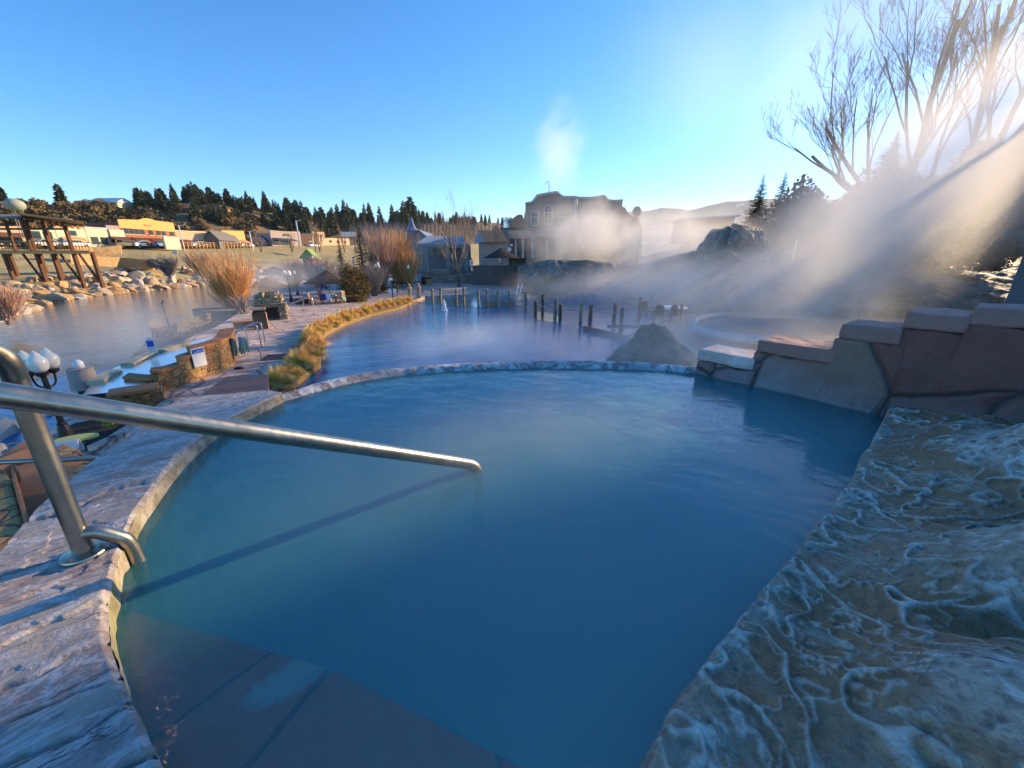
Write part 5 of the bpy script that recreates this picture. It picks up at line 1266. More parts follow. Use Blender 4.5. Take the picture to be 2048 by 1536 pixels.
ridgehouse(583,600,430,423,436,hy(592,.62),M_ORW,M_GREYR,"small orange house with a green roof right of the red one",hip=0)
gable(414,440,477,462,493,130,M_GREYR,M_GREYR,"grey gabled house between the tan and yellow shops",name="house")
gable(498,528,481,469,491,150,M_PKG,M_NAVY,"navy roofed cottage with a pale gable beside the yellow shop")
ridgehouse(505,545,483,470,491,158,M_PKG,M_NAVY,"low navy roofed house behind the cottage")
# welcome sign, fence, poles, cars
t,L,H=house(332,362,472,475,493,M_SIGNB,"wooden street sign with cream boards on posts before the brick building",dep=.3,Yk=.95,name="street_sign",cat="sign")
A=on_line(360,SA,SB,495)*.975; B=on_line(505,SA,SB,494)*.975
t=thing("rail_fence","log rail fence running along the top of the lawn","fence",(0,0,0)); n=22
for i in range(n):
    p=A.lerp(B,i/(n-1)); z=zat(p.y,495.5); MB().box((p.x,p.y,z+.75),(.28,.28,1.9)).build("post",M_WOODL,t)
m_=MB()
for i in range(n-1):
    p,q=A.lerp(B,i/(n-1)),A.lerp(B,(i+1)/(n-1))
    for hh in (.5,1.05,1.5): m_.tube([(p.x,p.y,zat(p.y,495.5)+hh),(q.x,q.y,zat(q.y,495.5)+hh)],.09,5)
m_.build("rails",M_WOODL,t)
def polep(px,pb,pt,Y,label,r=.12,arm=True,m=None,lean=0):
    b=D(px,pb,Y); h=zat(Y,pt)-b.z; t=thing("utility_pole",label,"pole",b)
    MB().tube([(0,0,-1),(lean,0,h)],r,6).build("pole",m or M_POST,t)
    if arm: MB().tube([(lean-.2,0,h-.2),(lean+1.6,0,h+.1)],r*.6,5).build("arm",m or M_POST,t)
polep(600,492,441,150,"tall silver pole with a side arm beside the pines",.22,True,M_ALU)
polep(505,495,462,130,"short pole with lamps left of the navy roofs",.15,True,M_WHITE)
polep(368,495,450,105,"street lamp pole over the tan shop",.10,True,M_WHITE)
polep(1588,505,480,30,"thin white pole on the hazy slope right of the mound",.05,False,M_WHITE)
polep(1275,520,478,44,"thin dark pole in the steam before the hotel's right end",.05,False,M_BLACK)
def car_proto(paint,label):
    t=thing("parked_car",label,"car",(0,0,-70),0,"cars parked along the shops")
    b=[(-2.2,.35),(-2.2,.8),(-2.0,.95),(-1.3,1.0),(-.8,1.42),(.7,1.45),(1.3,1.05),(2.1,.92),(2.25,.7),(2.25,.35)]
    MB().slab([(x,-.85,z) for x,z in b],(0,1.7,0)).build("body",paint,t,bevel=.08)
    MB().slab([(-1.2,-.87,1.0),(1.15,-.87,1.03),(.62,-.87,1.38),(-.74,-.87,1.36)],(0,1.74,0)).build("windows",M_GLASS,t)
    for x in(-1.35,1.4):
        for y in(-.8,.8):
            w=MB(); 
            for k in range(2): pass
            w.tube([(x,y-.1,.33),(x,y+.1,.33)],.33,12).build("wheel",M_BLACK,t)
    for y in(-.6,.6): MB().box((2.24,y,.68),(.06,.3,.14)).build("headlight",M_WHITE,t)
    return seal(t)
for i,(px,col,lb_) in enumerate([(256,(.16,.13,.10),"dark tan car parked below the brown awning"),(287,(.75,.75,.72),"white car parked before the brick building"),(313,(.45,.06,.04),"red car parked near the fence start"),(322,(.10,.25,.45),"blue car parked behind the street sign"),(340,(.6,.55,.45),"beige car half hidden by the street sign"),(398,(.65,.70,.72),"pale truck parked behind the rail fence"),(475,(.75,.75,.75),"white car parked below the yellow shop"),(492,(.6,.6,.58),"silver car right of the white one by the yellow shop"),(628,(.7,.7,.7),"white car below the tan two storey house"),(150,(.7,.68,.62),"pale car seen under the deck roof"),(95,(.5,.5,.45),"grey car seen between the deck posts")]):
    cp_=car_proto(mat("car paint %d"%i,col,col,1,.3,bump=0),lb_); p=on_line(px,SA,SB,495)*.985; cp_.location=(p.x,p.y,zat(p.y,495.5)+.0); cp_.rotation_euler=(0,0,math.atan2(SB[1]-SA[1],SB[0]-SA[0])+(.2 if i%2 else math.pi)); cp_.scale=(1.25,1.25,1.25)
def wallstrip2(label,pts,Yf,th=.6,m=M_YELLOWWALL):
    t=thing("retaining_wall",label,"wall",(0,0,0))
    for i in range(len(pts)-1):
        (x0,a0,b0_,Y0),(x1,a1,b1,Y1)=pts[i],pts[i+1]; q=[D(x0,b0_,Y0)+Vector((0,0,-.6)),D(x1,b1,Y1)+Vector((0,0,-.6)),D(x1,a1,Y1),D(x0,a0,Y0)]
        MB().slab(q,(-.4,th,0)).build("wall",m,t)
M_TANST=stonewall("tan orange retaining stone",[(.60,.38,.18),(.52,.32,.15),(.66,.45,.24)],.9,(.25,.15,.08),.04)  # tan to orange stones for the far retaining walls
wallstrip2("lower tan stone retaining wall across the far lawn",[(140,505,520,64),(185,512,524,68),(240,515,528,72),(303,520,531,74)],0,m=M_TANST)
wallstrip2("upper tan stone retaining wall rising to the street at the deck's right",[(140,492,512,84),(185,494,512,88),(215,493,505,90),(241,490,501,92)],0,m=M_TANST)
b=D(307,527,73); MB().tube([b,b+Vector((-3,3,0))],.8,16).build("culvert_pipe",M_BLACK,label="dark round culvert pipe at the end of the lower retaining wall",cat="pipe")
b=D(355,522,80); t=thing("bank_sign","small pale sign on a post in the brush on the far bank","sign",b); MB().box((0,0,1),(.1,.1,2)).build("post",M_POST,t); MB().box((0,-.06,1.7),(.9,.05,.8)).build("board",cm("pale mint board",(.5,.62,.55)),t)
# ---- timber deck on stilts
YD=55; t=thing("timber_deck","tall timber deck on stilts with an open sloping shed roof at the far left","deck",(0,0,0))
M_DK=cm("dark stained timber",(.12,.05,.025)); M_DL=cm("ochre deck timber",(.55,.30,.11))  # dark brown for stilts and posts, ochre for floor and roof
zf=zat(YD,501); x0=D(-60,500,YD).x; x1=D(181,500,YD).x
off=Vector((-1.05,1,0))
def dq(a,b,z,t_,d0,d1): q=[Vector((a,YD,z))+off*d0,Vector((b,YD,z))+off*d0,Vector((b,YD,z))+off*d1,Vector((a,YD,z))+off*d1]; return MB().prism([(p.x,p.y) for p in q],z-t_,z)
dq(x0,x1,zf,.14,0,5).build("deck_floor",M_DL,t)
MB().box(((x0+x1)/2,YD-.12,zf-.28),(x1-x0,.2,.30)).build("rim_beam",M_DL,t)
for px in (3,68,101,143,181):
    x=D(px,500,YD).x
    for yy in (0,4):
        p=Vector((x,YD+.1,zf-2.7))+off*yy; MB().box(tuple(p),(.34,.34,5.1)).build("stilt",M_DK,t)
        if px in(68,143,181) and yy==0: MB().slab([(x-.12,YD-.2,zf-4.2),(x+.12,YD-.2,zf-4.2),(x-1.5,YD-.2,zf-.3),(x-1.75,YD-.2,zf-.3)],(0,.18,0)).build("brace",M_DK,t)
ra0=D(33,428,YD-.5); ra1=D(168,446,YD-.5)
MB().slab([ra0,ra1,ra1+off*5+Vector((0,0,.2)),ra0+off*5+Vector((0,0,.2))],(0,0,.22)).build("roof",M_DL,t)
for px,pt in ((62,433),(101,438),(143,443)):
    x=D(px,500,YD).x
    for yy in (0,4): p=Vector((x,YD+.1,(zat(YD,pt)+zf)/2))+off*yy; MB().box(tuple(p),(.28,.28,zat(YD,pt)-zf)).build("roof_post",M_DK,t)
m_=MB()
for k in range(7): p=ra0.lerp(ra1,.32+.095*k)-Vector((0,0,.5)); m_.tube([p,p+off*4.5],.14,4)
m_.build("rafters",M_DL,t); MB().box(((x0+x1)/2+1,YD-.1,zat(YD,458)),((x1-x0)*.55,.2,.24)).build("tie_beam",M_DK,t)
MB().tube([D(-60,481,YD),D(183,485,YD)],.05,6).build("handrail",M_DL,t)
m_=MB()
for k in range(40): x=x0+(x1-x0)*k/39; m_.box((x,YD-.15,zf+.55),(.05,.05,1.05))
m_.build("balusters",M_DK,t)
ra2=D(-90,430,YD+1); ra3=D(52,440,YD+1)
t=thing("metal_roof_shelter","grey metal roofed shelter just left of the timber deck","shelter",(0,0,0)); MB().slab([ra2,ra3,ra3+Vector((0,6,.5)),ra2+Vector((0,6,.5))],(0,0,.22)).build("roof",M_GREYR,t)
for px in(-50,0,40): x=D(px,440,YD+1).x; MB().box((x,YD+1.5,zf+1.9),(.25,.25,4.2)).build("post",M_DK,t)
b=D(45,452,80); t=thing("water_tank","round greenish water tank on thin legs above the deck roof","tank",b); zt3=zat(80,410)-b.z; rt=14/F*76
MB().lathe([(rt*math.sin(a*math.pi/14)+.01,zt3-rt*.8*math.cos(a*math.pi/14)) for a in range(15)],n=24).build("tank",cm("green grey metal",(.30,.34,.28)),t,smooth=True)
for k in range(4): a=k*math.pi/2+.4; MB().tube([(math.cos(a)*rt*.5,math.sin(a)*rt*.5,-2),(math.cos(a)*rt*.5,math.sin(a)*rt*.5,zt3-rt*.5)],.08,6).build("leg",M_POST,t)
# small green gable kiosk and billboard
b=D(621,520,62); t=thing("kiosk","tiny kiosk with a yellow edged green gable in the brush","kiosk",b); MB().box((0,0,-.8),(1.6,1.4,2)).build("walls",M_DRED,t); MB().slab([(-1.4,-.8,.2),(1.4,-.8,.2),(0,-.8,1.6)],(0,1.6,0)).build("roof",cm("green gable",(.25,.35,.12)),t)
b=D(697,474,150); MB().box((0,0,.9),(5.2,.3,1.7)).build("billboard",M_WHITE,loc=b,rz=.1,label="white billboard behind the leafless trees left of the spruces",cat="sign")

# ---- pavilion and church
M_BLUER=cm("blue grey metal roof",(.15,.20,.30)); M_SIDE2=cm("grey siding",(.26,.26,.27)); M_STONEG=cm("muted pink stucco",(.42,.33,.30))  # last one is an even pinkish stucco for the bathhouse walls
gable(811,872,488,461,520,84,M_SIDE2,M_BLUER,"grey house with a blue roof and a small arched gable behind the pavilion",dep=12,name="house",win=False)
b=D(826,486,88); t=thing("church_steeple","small dark steeple with a pointed cap behind the blue roof","steeple",b); z1=zat(88,462)-b.z; z2=zat(88,440)-b.z; w=22/F*84/2
MB().box((0,0,z1/2),(w*1.6,w*1.6,z1)).build("tower",M_SIDE2,t); MB().lathe([(w*1.5,z1),(w*.7,z1+(z2-z1)*.3),(w*.45,z1+(z2-z1)*.6),(w*.3,z2),(.02,z2+.6)],n=8).build("cap",M_BLUER,t)
M_PAVR=cm("pale grey metal roof",(.34,.37,.42))
t=thing("pavilion","long open pavilion with a grey metal roof behind the leafless tree","pavilion",(0,0,0)); YV=66
A,B=D(832,490,YV),D(936,490,YV)
MB().slab([D(832,489,YV),D(936,489,YV),D(930,474,YV+6),D(856,474,YV+6)],(0,0,.2)).build("roof",M_PAVR,t); MB().slab([D(829,496,YV-.2),D(938,496,YV-.2),D(938,489,YV-.2),D(829,489,YV-.2)],(0,.3,0)).build("fascia",M_SIDE2,t)
for px in(834,853,895,932): x=D(px,495,YV).x; z=zat(YV,495); MB().box((x,YV,z-2.2),(.55,.55,4.6)).build("post",M_SIDE2,t)
zw=zat(YV+4,497); MB().box(((A.x+B.x)/2,YV+4,zw-1.8),(B.x-A.x,.4,4.6)).build("back_wall",M_SIDE2,t)
for px in(846,862,876,888): p=D(px,502,YV+3.7); MB().box(tuple(p),(.95,.1,1.3)).build("window",cm("pale blind",(.42,.40,.36)),t)
MB().prism([(A.x-3,62),(B.x+3,62),(B.x+3,100),(A.x-3,100)],-3,-1.2).build("terrace",M_BLOCK,kind="structure",label="raised terrace under the pavilion")
# ---- orange roofed bathhouse
M_ORR=NT("orange ribbed metal roof"); _w=M_ORR.n("ShaderNodeTexWave"); _w.inputs["Scale"].default_value=2.2; M_ORR.l(M_ORR.co,_w.inputs[0]); M_ORR.col(M_ORR.mix(_w.outputs[1],(.75,.27,.10),(.50,.17,.08))); M_ORR.set(roughness=.45); M_ORR.bump(_w.outputs[1],.5,.05); M_ORR=M_ORR.m
t=thing("bathhouse","low pink bathhouse with pyramid and gabled orange metal roofs","building",(0,0,0)); YB=64
a,b=D(948,484,YB),D(1018,484,YB); zb_=-1.5
MB().box(((a.x+b.x)/2+.3,YB+3,(a.z+zb_)/2),(b.x-a.x-.8,5.8,a.z-zb_)).build("walls",M_STONEG,t)
ap_=D(992,448,YB+3); q=[D(966,484,YB-.4),D(1019,484,YB-.4)]; q+= [q[1]+Vector((0,7,0)),q[0]+Vector((0,7,0))]
MB().add(q+[ap_],[(0,1,4),(1,2,4),(2,3,4),(3,0,4)]).build("pyramid_roof",M_ORR,t)
MB().slab([D(955,461,YB+1),D(987,463,YB+1),D(990,486,YB-1.2),D(975,484,YB-1.2)],(0,0,.12)).build("gable_roof",M_ORR,t)
MB().slab([D(947,485,YB-1),D(976,485,YB-1),D(956,461,YB+.8)],(0,.3,0)).build("gable_wall",M_STONEG,t)
a,b=D(1004,452,YB+8),D(1052,452,YB+8); MB().box(((a.x+b.x)/2,YB+11,a.z-4),(b.x-a.x,6,8)).build("rear_walls",M_STONEG,t)
MB().add([D(1000,455,YB+7),D(1056,455,YB+7),D(1056,455,YB+7)+Vector((0,7,0)),D(1000,455,YB+7)+Vector((0,7,0)),D(1036,429,YB+10),D(1044,429,YB+10)],[(0,1,5,4),(1,2,5),(2,3,4,5),(3,0,4)]).build("rear_roof",M_ORR,t)
b=D(1013,456,YB+4); MB().lathe([(.55,0),(.55,.7),(.35,.8),(.35,1.0),(.6,1.1),(.6,1.4),(.2,1.6)],b,12).build("roof_vent",M_ALU,t)
MB().prism([(D(948,530,60).x,58),(D(1110,530,60).x,58),(D(1110,530,60).x,90),(D(948,530,60).x,90)],-3,zat(60,531)).build("terrace",M_DARKG,kind="structure",label="upper terrace in front of the hotel arcade")
# ---- hotel
t=thing("hotel_building","large pinkish mission style hotel with curved parapets rising out of the steam","hotel",(0,0,0)); YH=68
M_HOT=mat("pink grey stucco",(.44,.31,.25),(.38,.27,.22),.5,.85,bump=.2); M_TRIM=mat("pale stucco trim",(.62,.55,.50),None,1,.8); M_WIN=NT("hotel window glass"); M_WIN.col((.05,.05,.055)); M_WIN.set(roughness=.1); M_WIN=M_WIN.m
pr=[(1051,407),(1064,405),(1069,399),(1075,391),(1090,388),(1114,384),(1119,389),(1126,394),(1151,394),(1156,396),(1182,396),(1195,394),(1209,392),(1213,397),(1217,401),(1230,402),(1245,401)]
ya=lambda px: YH+ (px-1051)*.02
front=[D(1052,545,YH)]+[D(1245,545,ya(1245))]+[D(x,y,ya(x)) for x,y in reversed(pr)]
MB().slab(front,(0,.8,0)).build("front_wall",M_HOT,t)
MB().slab([D(1054,545,YH+.8),D(1243,545,YH+.8),D(1243,405,YH+.8),D(1054,409,YH+.8)],(0,16,0)).build("main_block",M_HOT,t)
m_=MB()
for i in range(len(pr)-1): m_.tube([D(pr[i][0],pr[i][1],ya(pr[i][0])-.1),D(pr[i+1][0],pr[i+1][1],ya(pr[i+1][0])-.1)],.22,6)
m_.build("parapet_coping",M_TRIM,t)
rw=[(1241,413),(1249,414),(1254,422),(1260,429),(1270,433),(1275,432),(1279,445),(1284,452)]
MB().slab([D(1241,540,YH+3),D(1284,540,YH+3)]+[D(x,y,YH+3) for x,y in reversed(rw)],(0,10,0)).build("right_wing",M_HOT,t)
b=D(1273,433,YH+2.5); MB().lathe([(.6,-.3),(.35,0),(.75,.5),(.8,.9),(.5,1.4),(.05,1.6)],b,12).build("finial",M_HOT,t)
def hw(px0,px1,pt,pb,arch=False,rail=False):
    a,b=D(px0,pb,ya(px0)-.12),D(px1,pb,ya(px0)-.12); zt_=zat(ya(px0),pt)
    pts=[a,b,Vector((b.x,b.y,zt_)),Vector((a.x,a.y,zt_))]
    if arch:
        c_=(a+b)/2; r_=(b.x-a.x)/2; zc=zt_-r_; pts=[a,b]+[Vector((c_.x+r_*math.cos(k*math.pi/10),a.y,zc+r_*math.sin(k*math.pi/10))) for k in range(11)]
    w=MB().slab(pts,(0,.1,0)).build("window",M_WIN,t)
    m_=MB(); P_=pts+[pts[0]]
    for i in range(len(P_)-1): m_.tube([P_[i]-Vector((0,.05,0)),P_[i+1]-Vector((0,.05,0))],.14,5)
    mid=(a+b)/2; m_.box((mid.x,a.y-.05,(a.z+zt_)/2),(.12,.1,zt_-a.z)).box((mid.x,a.y-.05,a.z+(zt_-a.z)*.62),(b.x-a.x,.1,.14)).build("frame",M_TRIM,w)
    if rail:
        m_=MB()
        for k in range(8): m_.box((a.x+(b.x-a.x)*k/7,a.y-.5,a.z-.4),(.14,.14,1.1))
        m_.box((mid.x,a.y-.5,a.z+.2),(b.x-a.x+.5,.3,.15)).build("balcony_rail",M_TRIM,t)
hw(1062,1076,424,452); hw(1088,1104,411,449,True); hw(1116,1135,420,437,False,True); hw(1160,1176,424,450); hw(1192,1208,414,450,True); hw(1220,1236,424,450)
for x in(1110,1150,1190,1225): hw(x,x+20,478,500)
# arcade
YA=66; bnd=[1017,1031,1046,1065,1094,1116]
top_=D(1015,463,YA); x0=top_.x; x1=D(1110,463,YA).x; zt_=zat(YA,463); zs=zat(YA,481); zb2=zat(YA,516)
m_=MB(); m_.box(((x0+x1)/2,YA+.2,(zt_+zs)/2+.25),(x1-x0,.6,zt_-zs-.5))
for i in range(5):
    xa,xb=D(bnd[i],481,YA).x,D(bnd[i+1],481,YA).x; c_=(xa+xb)/2; r_=(xb-xa)/2; k=10
    ou=[Vector((c_+r_*math.cos(math.pi*j/k),YA-.1,zs-.1+min(r_,1.0)*.75*math.sin(math.pi*j/k))) for j in range(k+1)]
    for j in range(k): a_,b_=ou[j],ou[j+1]; m_.slab([a_,Vector((a_.x,a_.y,zs+.75)),Vector((b_.x,b_.y,zs+.75)),b_],(0,.6,0))
m_.build("arcade_wall",M_HOT,t)
for i in range(5): x=D(bnd[i],490,YA).x; MB().lathe([(.28,0),(.22,.15),(.2,zs-zb2-.2),(.3,zs-zb2)],(x,YA+.2,zb2),10).build("column",M_TRIM,t)
MB().box(((x0+x1)/2,YA+4,(zt_+zb2)/2),(x1-x0,.3,zt_-zb2)).build("arcade_back_wall",M_HOT,t); MB().box(((x0+x1)/2,YA+2.2,zt_),(x1-x0,4.4,.25)).build("arcade_roof",M_HOT,t)
b=D(1098,384,YH+1); MB().tube(smooth_pts([b,b+Vector((0,0,1.3)),b+Vector((-.3,0,1.6)),b+Vector((-.6,0,1.2))],2),.06,6).build("roof_lamp",M_BLACK,t)
b=D(1152,398,YH-.3); MB().tube(smooth_pts([b,b+Vector((0,0,-4)),b+Vector((.9,0,-6.5)),b+Vector((2.6,0,-10))],2),.3,8).build("drain_slide",M_TRIM,t)
# upper terrace people
person(D(943,541,60),0,0,200,"person in a white robe standing under the leafless tree near the table",M_ROBEW)
person(D(1001,531,62),0,0,170,"person in a striped white towel on the upper terrace below the arches",M_ROBEW)
person(D(1010,521,64),0,0,190,"shirtless person with a white towel on the upper terrace by the arcade",M_ROBEW)
b=D(1022,514,62); t=thing("white_signpost","thin white post with small white boards on the terrace before the arches","sign",b)
MB().tube([(0,0,-1),(0,0,1.9)],.06,6).build("post",M_BLACK,t); MB().box((-.25,-.1,1.1),(.55,.05,.5)).build("board",M_WHITE,t); MB().box((.1,-.1,1.7),(.3,.05,.35)).build("board",M_WHITE,t)
b=P(1029,595,ZW); t=thing("pond_ladder","slanting white ladder rails rising from the pond behind the rope posts","handrail",b)
for x in(0,.35): MB().tube([(x,0,-.3),(x+.45,.6,1.25)],.05,6).build("rail",M_WHITE,t)
# far mountains
M_MTN=NT("distant mountain"); _a=M_MTN.noise(.0012,6,.65); M_MTN.col(M_MTN.mix(M_MTN.ramp(M_MTN.noise(.004,5,.7),[(.62,0.0),(.68,1.0)]),M_MTN.mix(_a,(.07,.09,.08),(.12,.12,.10)),(.7,.72,.75))); M_MTN.set(roughness=.95); M_MTN=M_MTN.m
mc=[]
for px,py in [(900,455),(1100,450),(1240,425),(1270,423),(1300,421),(1325,416),(1350,417),(1375,419),(1400,415),(1430,408),(1450,403),(1475,401),(1510,398),(1600,396),(1700,400),(1850,395),(2100,400),(2500,410)]:
    Ym=5200; a=D(px,py,Ym); b_=D(px,470,4200); c_=D(px,530,3400); e=a*1.08; e.z=-5; c_.z=-4.9; mc.append([c_,b_,a,e])
loft("mountain",mc,220,40,M_MTN,14,.004,9,kind="structure",label="snow flecked blue mountain range on the horizon")
# mid distance rise on the right
M_RHILL=mat("dark brown hillside",(.085,.065,.045),(.05,.045,.03),.15,.95,bump=.8,dist=.4)  # dark brown ground with random tone
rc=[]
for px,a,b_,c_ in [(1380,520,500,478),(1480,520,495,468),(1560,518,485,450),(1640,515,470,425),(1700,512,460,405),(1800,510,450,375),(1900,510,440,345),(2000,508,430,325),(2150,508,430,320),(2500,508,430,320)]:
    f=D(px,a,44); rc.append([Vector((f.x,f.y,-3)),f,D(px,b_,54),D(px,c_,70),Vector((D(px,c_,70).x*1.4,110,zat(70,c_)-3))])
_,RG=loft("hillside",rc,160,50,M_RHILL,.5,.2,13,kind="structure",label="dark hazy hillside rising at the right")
pr2=[1380,1480,1560,1640,1700,1800,1900,2000,2150,2500]
rr=random.Random(77)
BB=[bush_mesh(60+s,900,1,1.0,.09) for s in range(3)]
for k in range(34):
    px=rr.uniform(1560,2080); i=np.interp(px,pr2,range(10))/9*159; j=rr.uniform(.38,.72)*49; X,Y,Z=RG; i,j=int(i),int(j); q=Vector((X[i,j],Y[i,j],Z[i,j]))
    if k<3: o=BB[k].build("brush",M_SCRUB,label="hazy brown bush on the slope at right",cat="bush",group="bushes on the right hillside"); BB[k]=o
    else: o=BB[k%3].copy(); C.objects.link(o)
    s=rr.uniform(2.0,3.8); o.location=q; o.scale=(s,s,s*rr.uniform(.9,1.3)); o.rotation_euler=(0,0,rr.uniform(0,6))
spruce(2114,470,-260,120,0,"tall dark spruce added past the right edge to shade the pool and coping",36,M_CONE,1500,16,Yo=25,droop=.1)  # tree added out of view to keep the sun off pool and coping
for k,(px,py,Y,s_) in enumerate([(1640,500,35,1.9),(1700,508,33,2.0),(1765,510,33,2.1),(1835,515,31,1.9),(1900,520,30,1.7),(1965,522,29,1.6)]):
    o=BB[k%3].copy(); C.objects.link(o); o.location=D(px,py,Y)-Vector((0,0,.6)); o.scale=(s_,s_,s_*1.05); o.rotation_euler=(0,0,k*1.7)
spruce(1990,470,225,190,0,"bushy dark evergreen against the glow at the right edge",35,M_CONE,900,14,Yo=36,droop=.1)
a,b=D(1375,445,90),D(1470,434,90); t=thing("long_roof_building","long low building with a pale roof edge behind the mound","building",a,math.atan2(0,1)); L=b.x-a.x
MB().slab([(0,0,-4),(L,0,-4),(L,0,b.z-a.z),(0,0,.6)],(0,8,0)).build("walls",M_DBR,t); MB().slab([(-1,-.3,.6),(L+1,-.3,b.z-a.z+.1),(L+1,-.3,b.z-a.z+.4),(-1,-.3,.9)],(0,8.6,0)).build("roof",M_WHR,t)
t,L,he,hr=gable(1975,2034,459,446,478,60,M_WHITE,M_WHR,"small bright white shed between dark trunks at the right edge",dep=5,name="shed",cat="shed",win=False,over=.1)

# ---- travertine terraces
def trav2():
    t=NT("wet travertine terraces"); co=t.mp((1,1,.22)); n=t.noise(.9,7,.68,1.0,co); n2=t.noise(.22,5,.6,.8)
    c=t.mix(t.ramp(n,[(.35,0.0),(.65,1.0)]),(.05,.05,.045),(.30,.285,.25)); c=t.mix(t.math('MULTIPLY',t.ramp(n2,[(.45,0.0),(.62,1.0)]),.75),c,(.14,.11,.05))
    c=t.mix(t.math('MULTIPLY',t.ramp(t.noise(2.6,6,.7,1.2,co),[(.58,0.0),(.68,1.0)]),.7),c,(.46,.46,.47)); t.col(c); t.set(roughness=t.ramp(n,[(.3,.55),(.7,.9)])); t.bump(n,1.0,.35); return t.m
M_TR2=trav2()
tc_=[(1035,(599,-2.7),(582,44),(556,50),(536,54),(531,62)),(1070,(597,0),(575,44),(548,48),(528,50),(524,60)),(1100,(595,0),(570,44),(540,46),(521,48),(519,60)),(1180,(593,0),(573,43),(548,45),(521,47),(519,60)),(1240,(600,0),(580,39),(553,42),(529,46),(520,60)),(1290,(618,0),(592,33),(562,36),(528,40),(512,50)),(1340,(632,0),(602,29),(562,32),(518,37),(500,48)),(1400,(640,0),(604,27),(552,30),(503,35),(493,48)),(1460,(642,0),(604,26),(545,29),(495,34),(491,48)),(1520,(644,0),(604,26),(545,29),(497,34),(492,48)),(1580,(648,0),(612,24),(560,28),(508,33),(500,48)),(1660,(652,0),(615,23),(570,27),(520,33),(505,48)),(1800,(655,0),(620,22),(575,26),(530,33),(508,48)),(2050,(660,0),(620,22),(580,26),(530,33),(508,48)),(2500,(670,0),(630,22),(580,26),(530,33),(508,48))]
cc=[]
for px,w,*r_ in tc_:
    a=P(px,w[0],ZW); u=a.copy(); u.z=-4
    cc.append([u,a]+[D(px,py,Y) for py,Y in r_])
K=np.array([[tuple(p) for p in c] for c in cc])
o,(TX,TY,TZ)=loft("travertine_terrace",cc,420,170,M_TR2,0)
me=o.data; d1=(fbm(TX*.9+TY*.2,TZ*.25,5,91)-.5)*1.3; stp_=(np.abs((fbm(TX*.25,TY*.25+TZ*.6,4,95)*9)%1-.5))*.35
wgt=np.minimum(1,np.arange(170)/40)[None,:]
NX,NY,NZ=TX+0*d1,TY-(d1*.8)*wgt,TZ+(d1*.35-stp_*.8)*wgt
me.vertices.foreach_set("co",np.stack([NX,NY,NZ],-1).ravel().astype(np.float32)); me.update()
props(o,"dark wet travertine cliffs and pale flowing terraces beyond the pond","rock formation")
b=D(1463,500,37); hm=zat(37,453)-b.z; n=90; rows=50; X=np.zeros((rows,n)); Y=X.copy(); Z=X.copy(); rb=62/F*35.5
for i in range(rows):
    f=i/(rows-1)
    for k in range(n):
        a=2*math.pi*k/(n-1); r=rb*(math.cos(f*math.pi/2)**.62)*(1+.10*math.sin(3*a+1)+.05*math.sin(7*a)); fl=1+.07*float(fbm(np.array(a*6.),np.array(f*1.5),4,7)-.5)*2
        X[i,k]=b.x+r*fl*math.cos(a)*1.0+.25*math.sin(f*3); Y[i,k]=b.y+r*fl*math.sin(a)*.8; Z[i,k]=b.z-.6+(hm+.6)*math.sin(f*math.pi/2)**.9
rough(grid_obj("travertine_mound",X,Y,Z,M_TR2,label="rounded dark steaming mound standing on top of the pale terraces",cat="rock formation"),.9,.9,1)
b=P(1297,712,-1.95); 
b=D(1312,716,8.2); hc=zat(8.2,646)-b.z
X=np.zeros((60,90)); Y=X.copy(); Z=X.copy()
for i in range(60):
    f=i/59
    for k in range(90):
        a=2*math.pi*k/89; r=.95*((1-f)**1.15)+.16*math.sqrt(max(0,1-f**6))
        r*=1+.16*float(fbm(np.array(a*2.5+f),np.array(f*4.),4,17)-.5)*2
        X[i,k]=b.x-.16*f+r*math.cos(a)*1.05; Y[i,k]=b.y+r*math.sin(a); Z[i,k]=b.z-.4+(hc+.4)*f**.8
rough(grid_obj("stone_cone",X,Y,Z,mat("buff mineral cone",(.34,.27,.18),(.13,.11,.08),3.5,.55,bump=.9,dist=.08),label="tall buff mineral cone just beyond the pool rim with steam around its foot",cat="rock formation"),.22,.28,1)
# lower pool rim, terrace chairs and table on the right
rp_=[P(x,y,-1.7) for x,y in [(1452,632),(1420,634),(1392,640),(1384,648),(1396,660),(1430,670),(1480,677),(1540,682),(1620,684)]]
MB().tube(smooth_pts(rp_,2),.16,10).build("lower_pool_rim",mat("frosted pool rim",(.42,.42,.45),(.30,.30,.32),5,.6,bump=.4),label="pale curved rim of a small pool behind the stepped wall",cat="pool rim")
sheet("small_pool_water",[(1395,646),(1420,637),(1460,633),(1620,640),(1700,690),(1540,681),(1430,668),(1400,658)],-1.74,M_DARKG,"water of the small pool behind the stepped wall")
ground("lower_terrace",[(1240,700),(1262,668),(1300,640),(1400,625),(1700,620),(1900,640),(1900,760),(1395,745),(1240,726)],-2.2,mat("wet grey terrace rock",(.20,.18,.16),(.12,.11,.10),2,.5,bump=.6),1.0)
def mchair():
    t=thing("terrace_chair","","chair",(0,0,0),0,"chairs around the round terrace table"); MB().box((0,0,.44),(.45,.45,.04)).build("seat",M_WOOD,t)
    MB().lathe([(.02,0),(.22,.02),(.25,.2),(.2,.4),(.05,.45)],(0,0,0),14).build("backrest",M_WOOD,t); bk=KIDLAST(t,"backrest"); bk.rotation_euler=(0,0,0); bk.scale=(1,.12,1.2); bk.location=(0,.24,.48)
    for x in(-.2,.2):
        for y in(-.2,.2): MB().box((x,y,.22),(.04,.04,.44)).build("leg",M_WOOD,t)
        MB().box((x*1.2,0,.66),(.04,.45,.03)).build("armrest",M_WOOD,t)
    return seal(t)
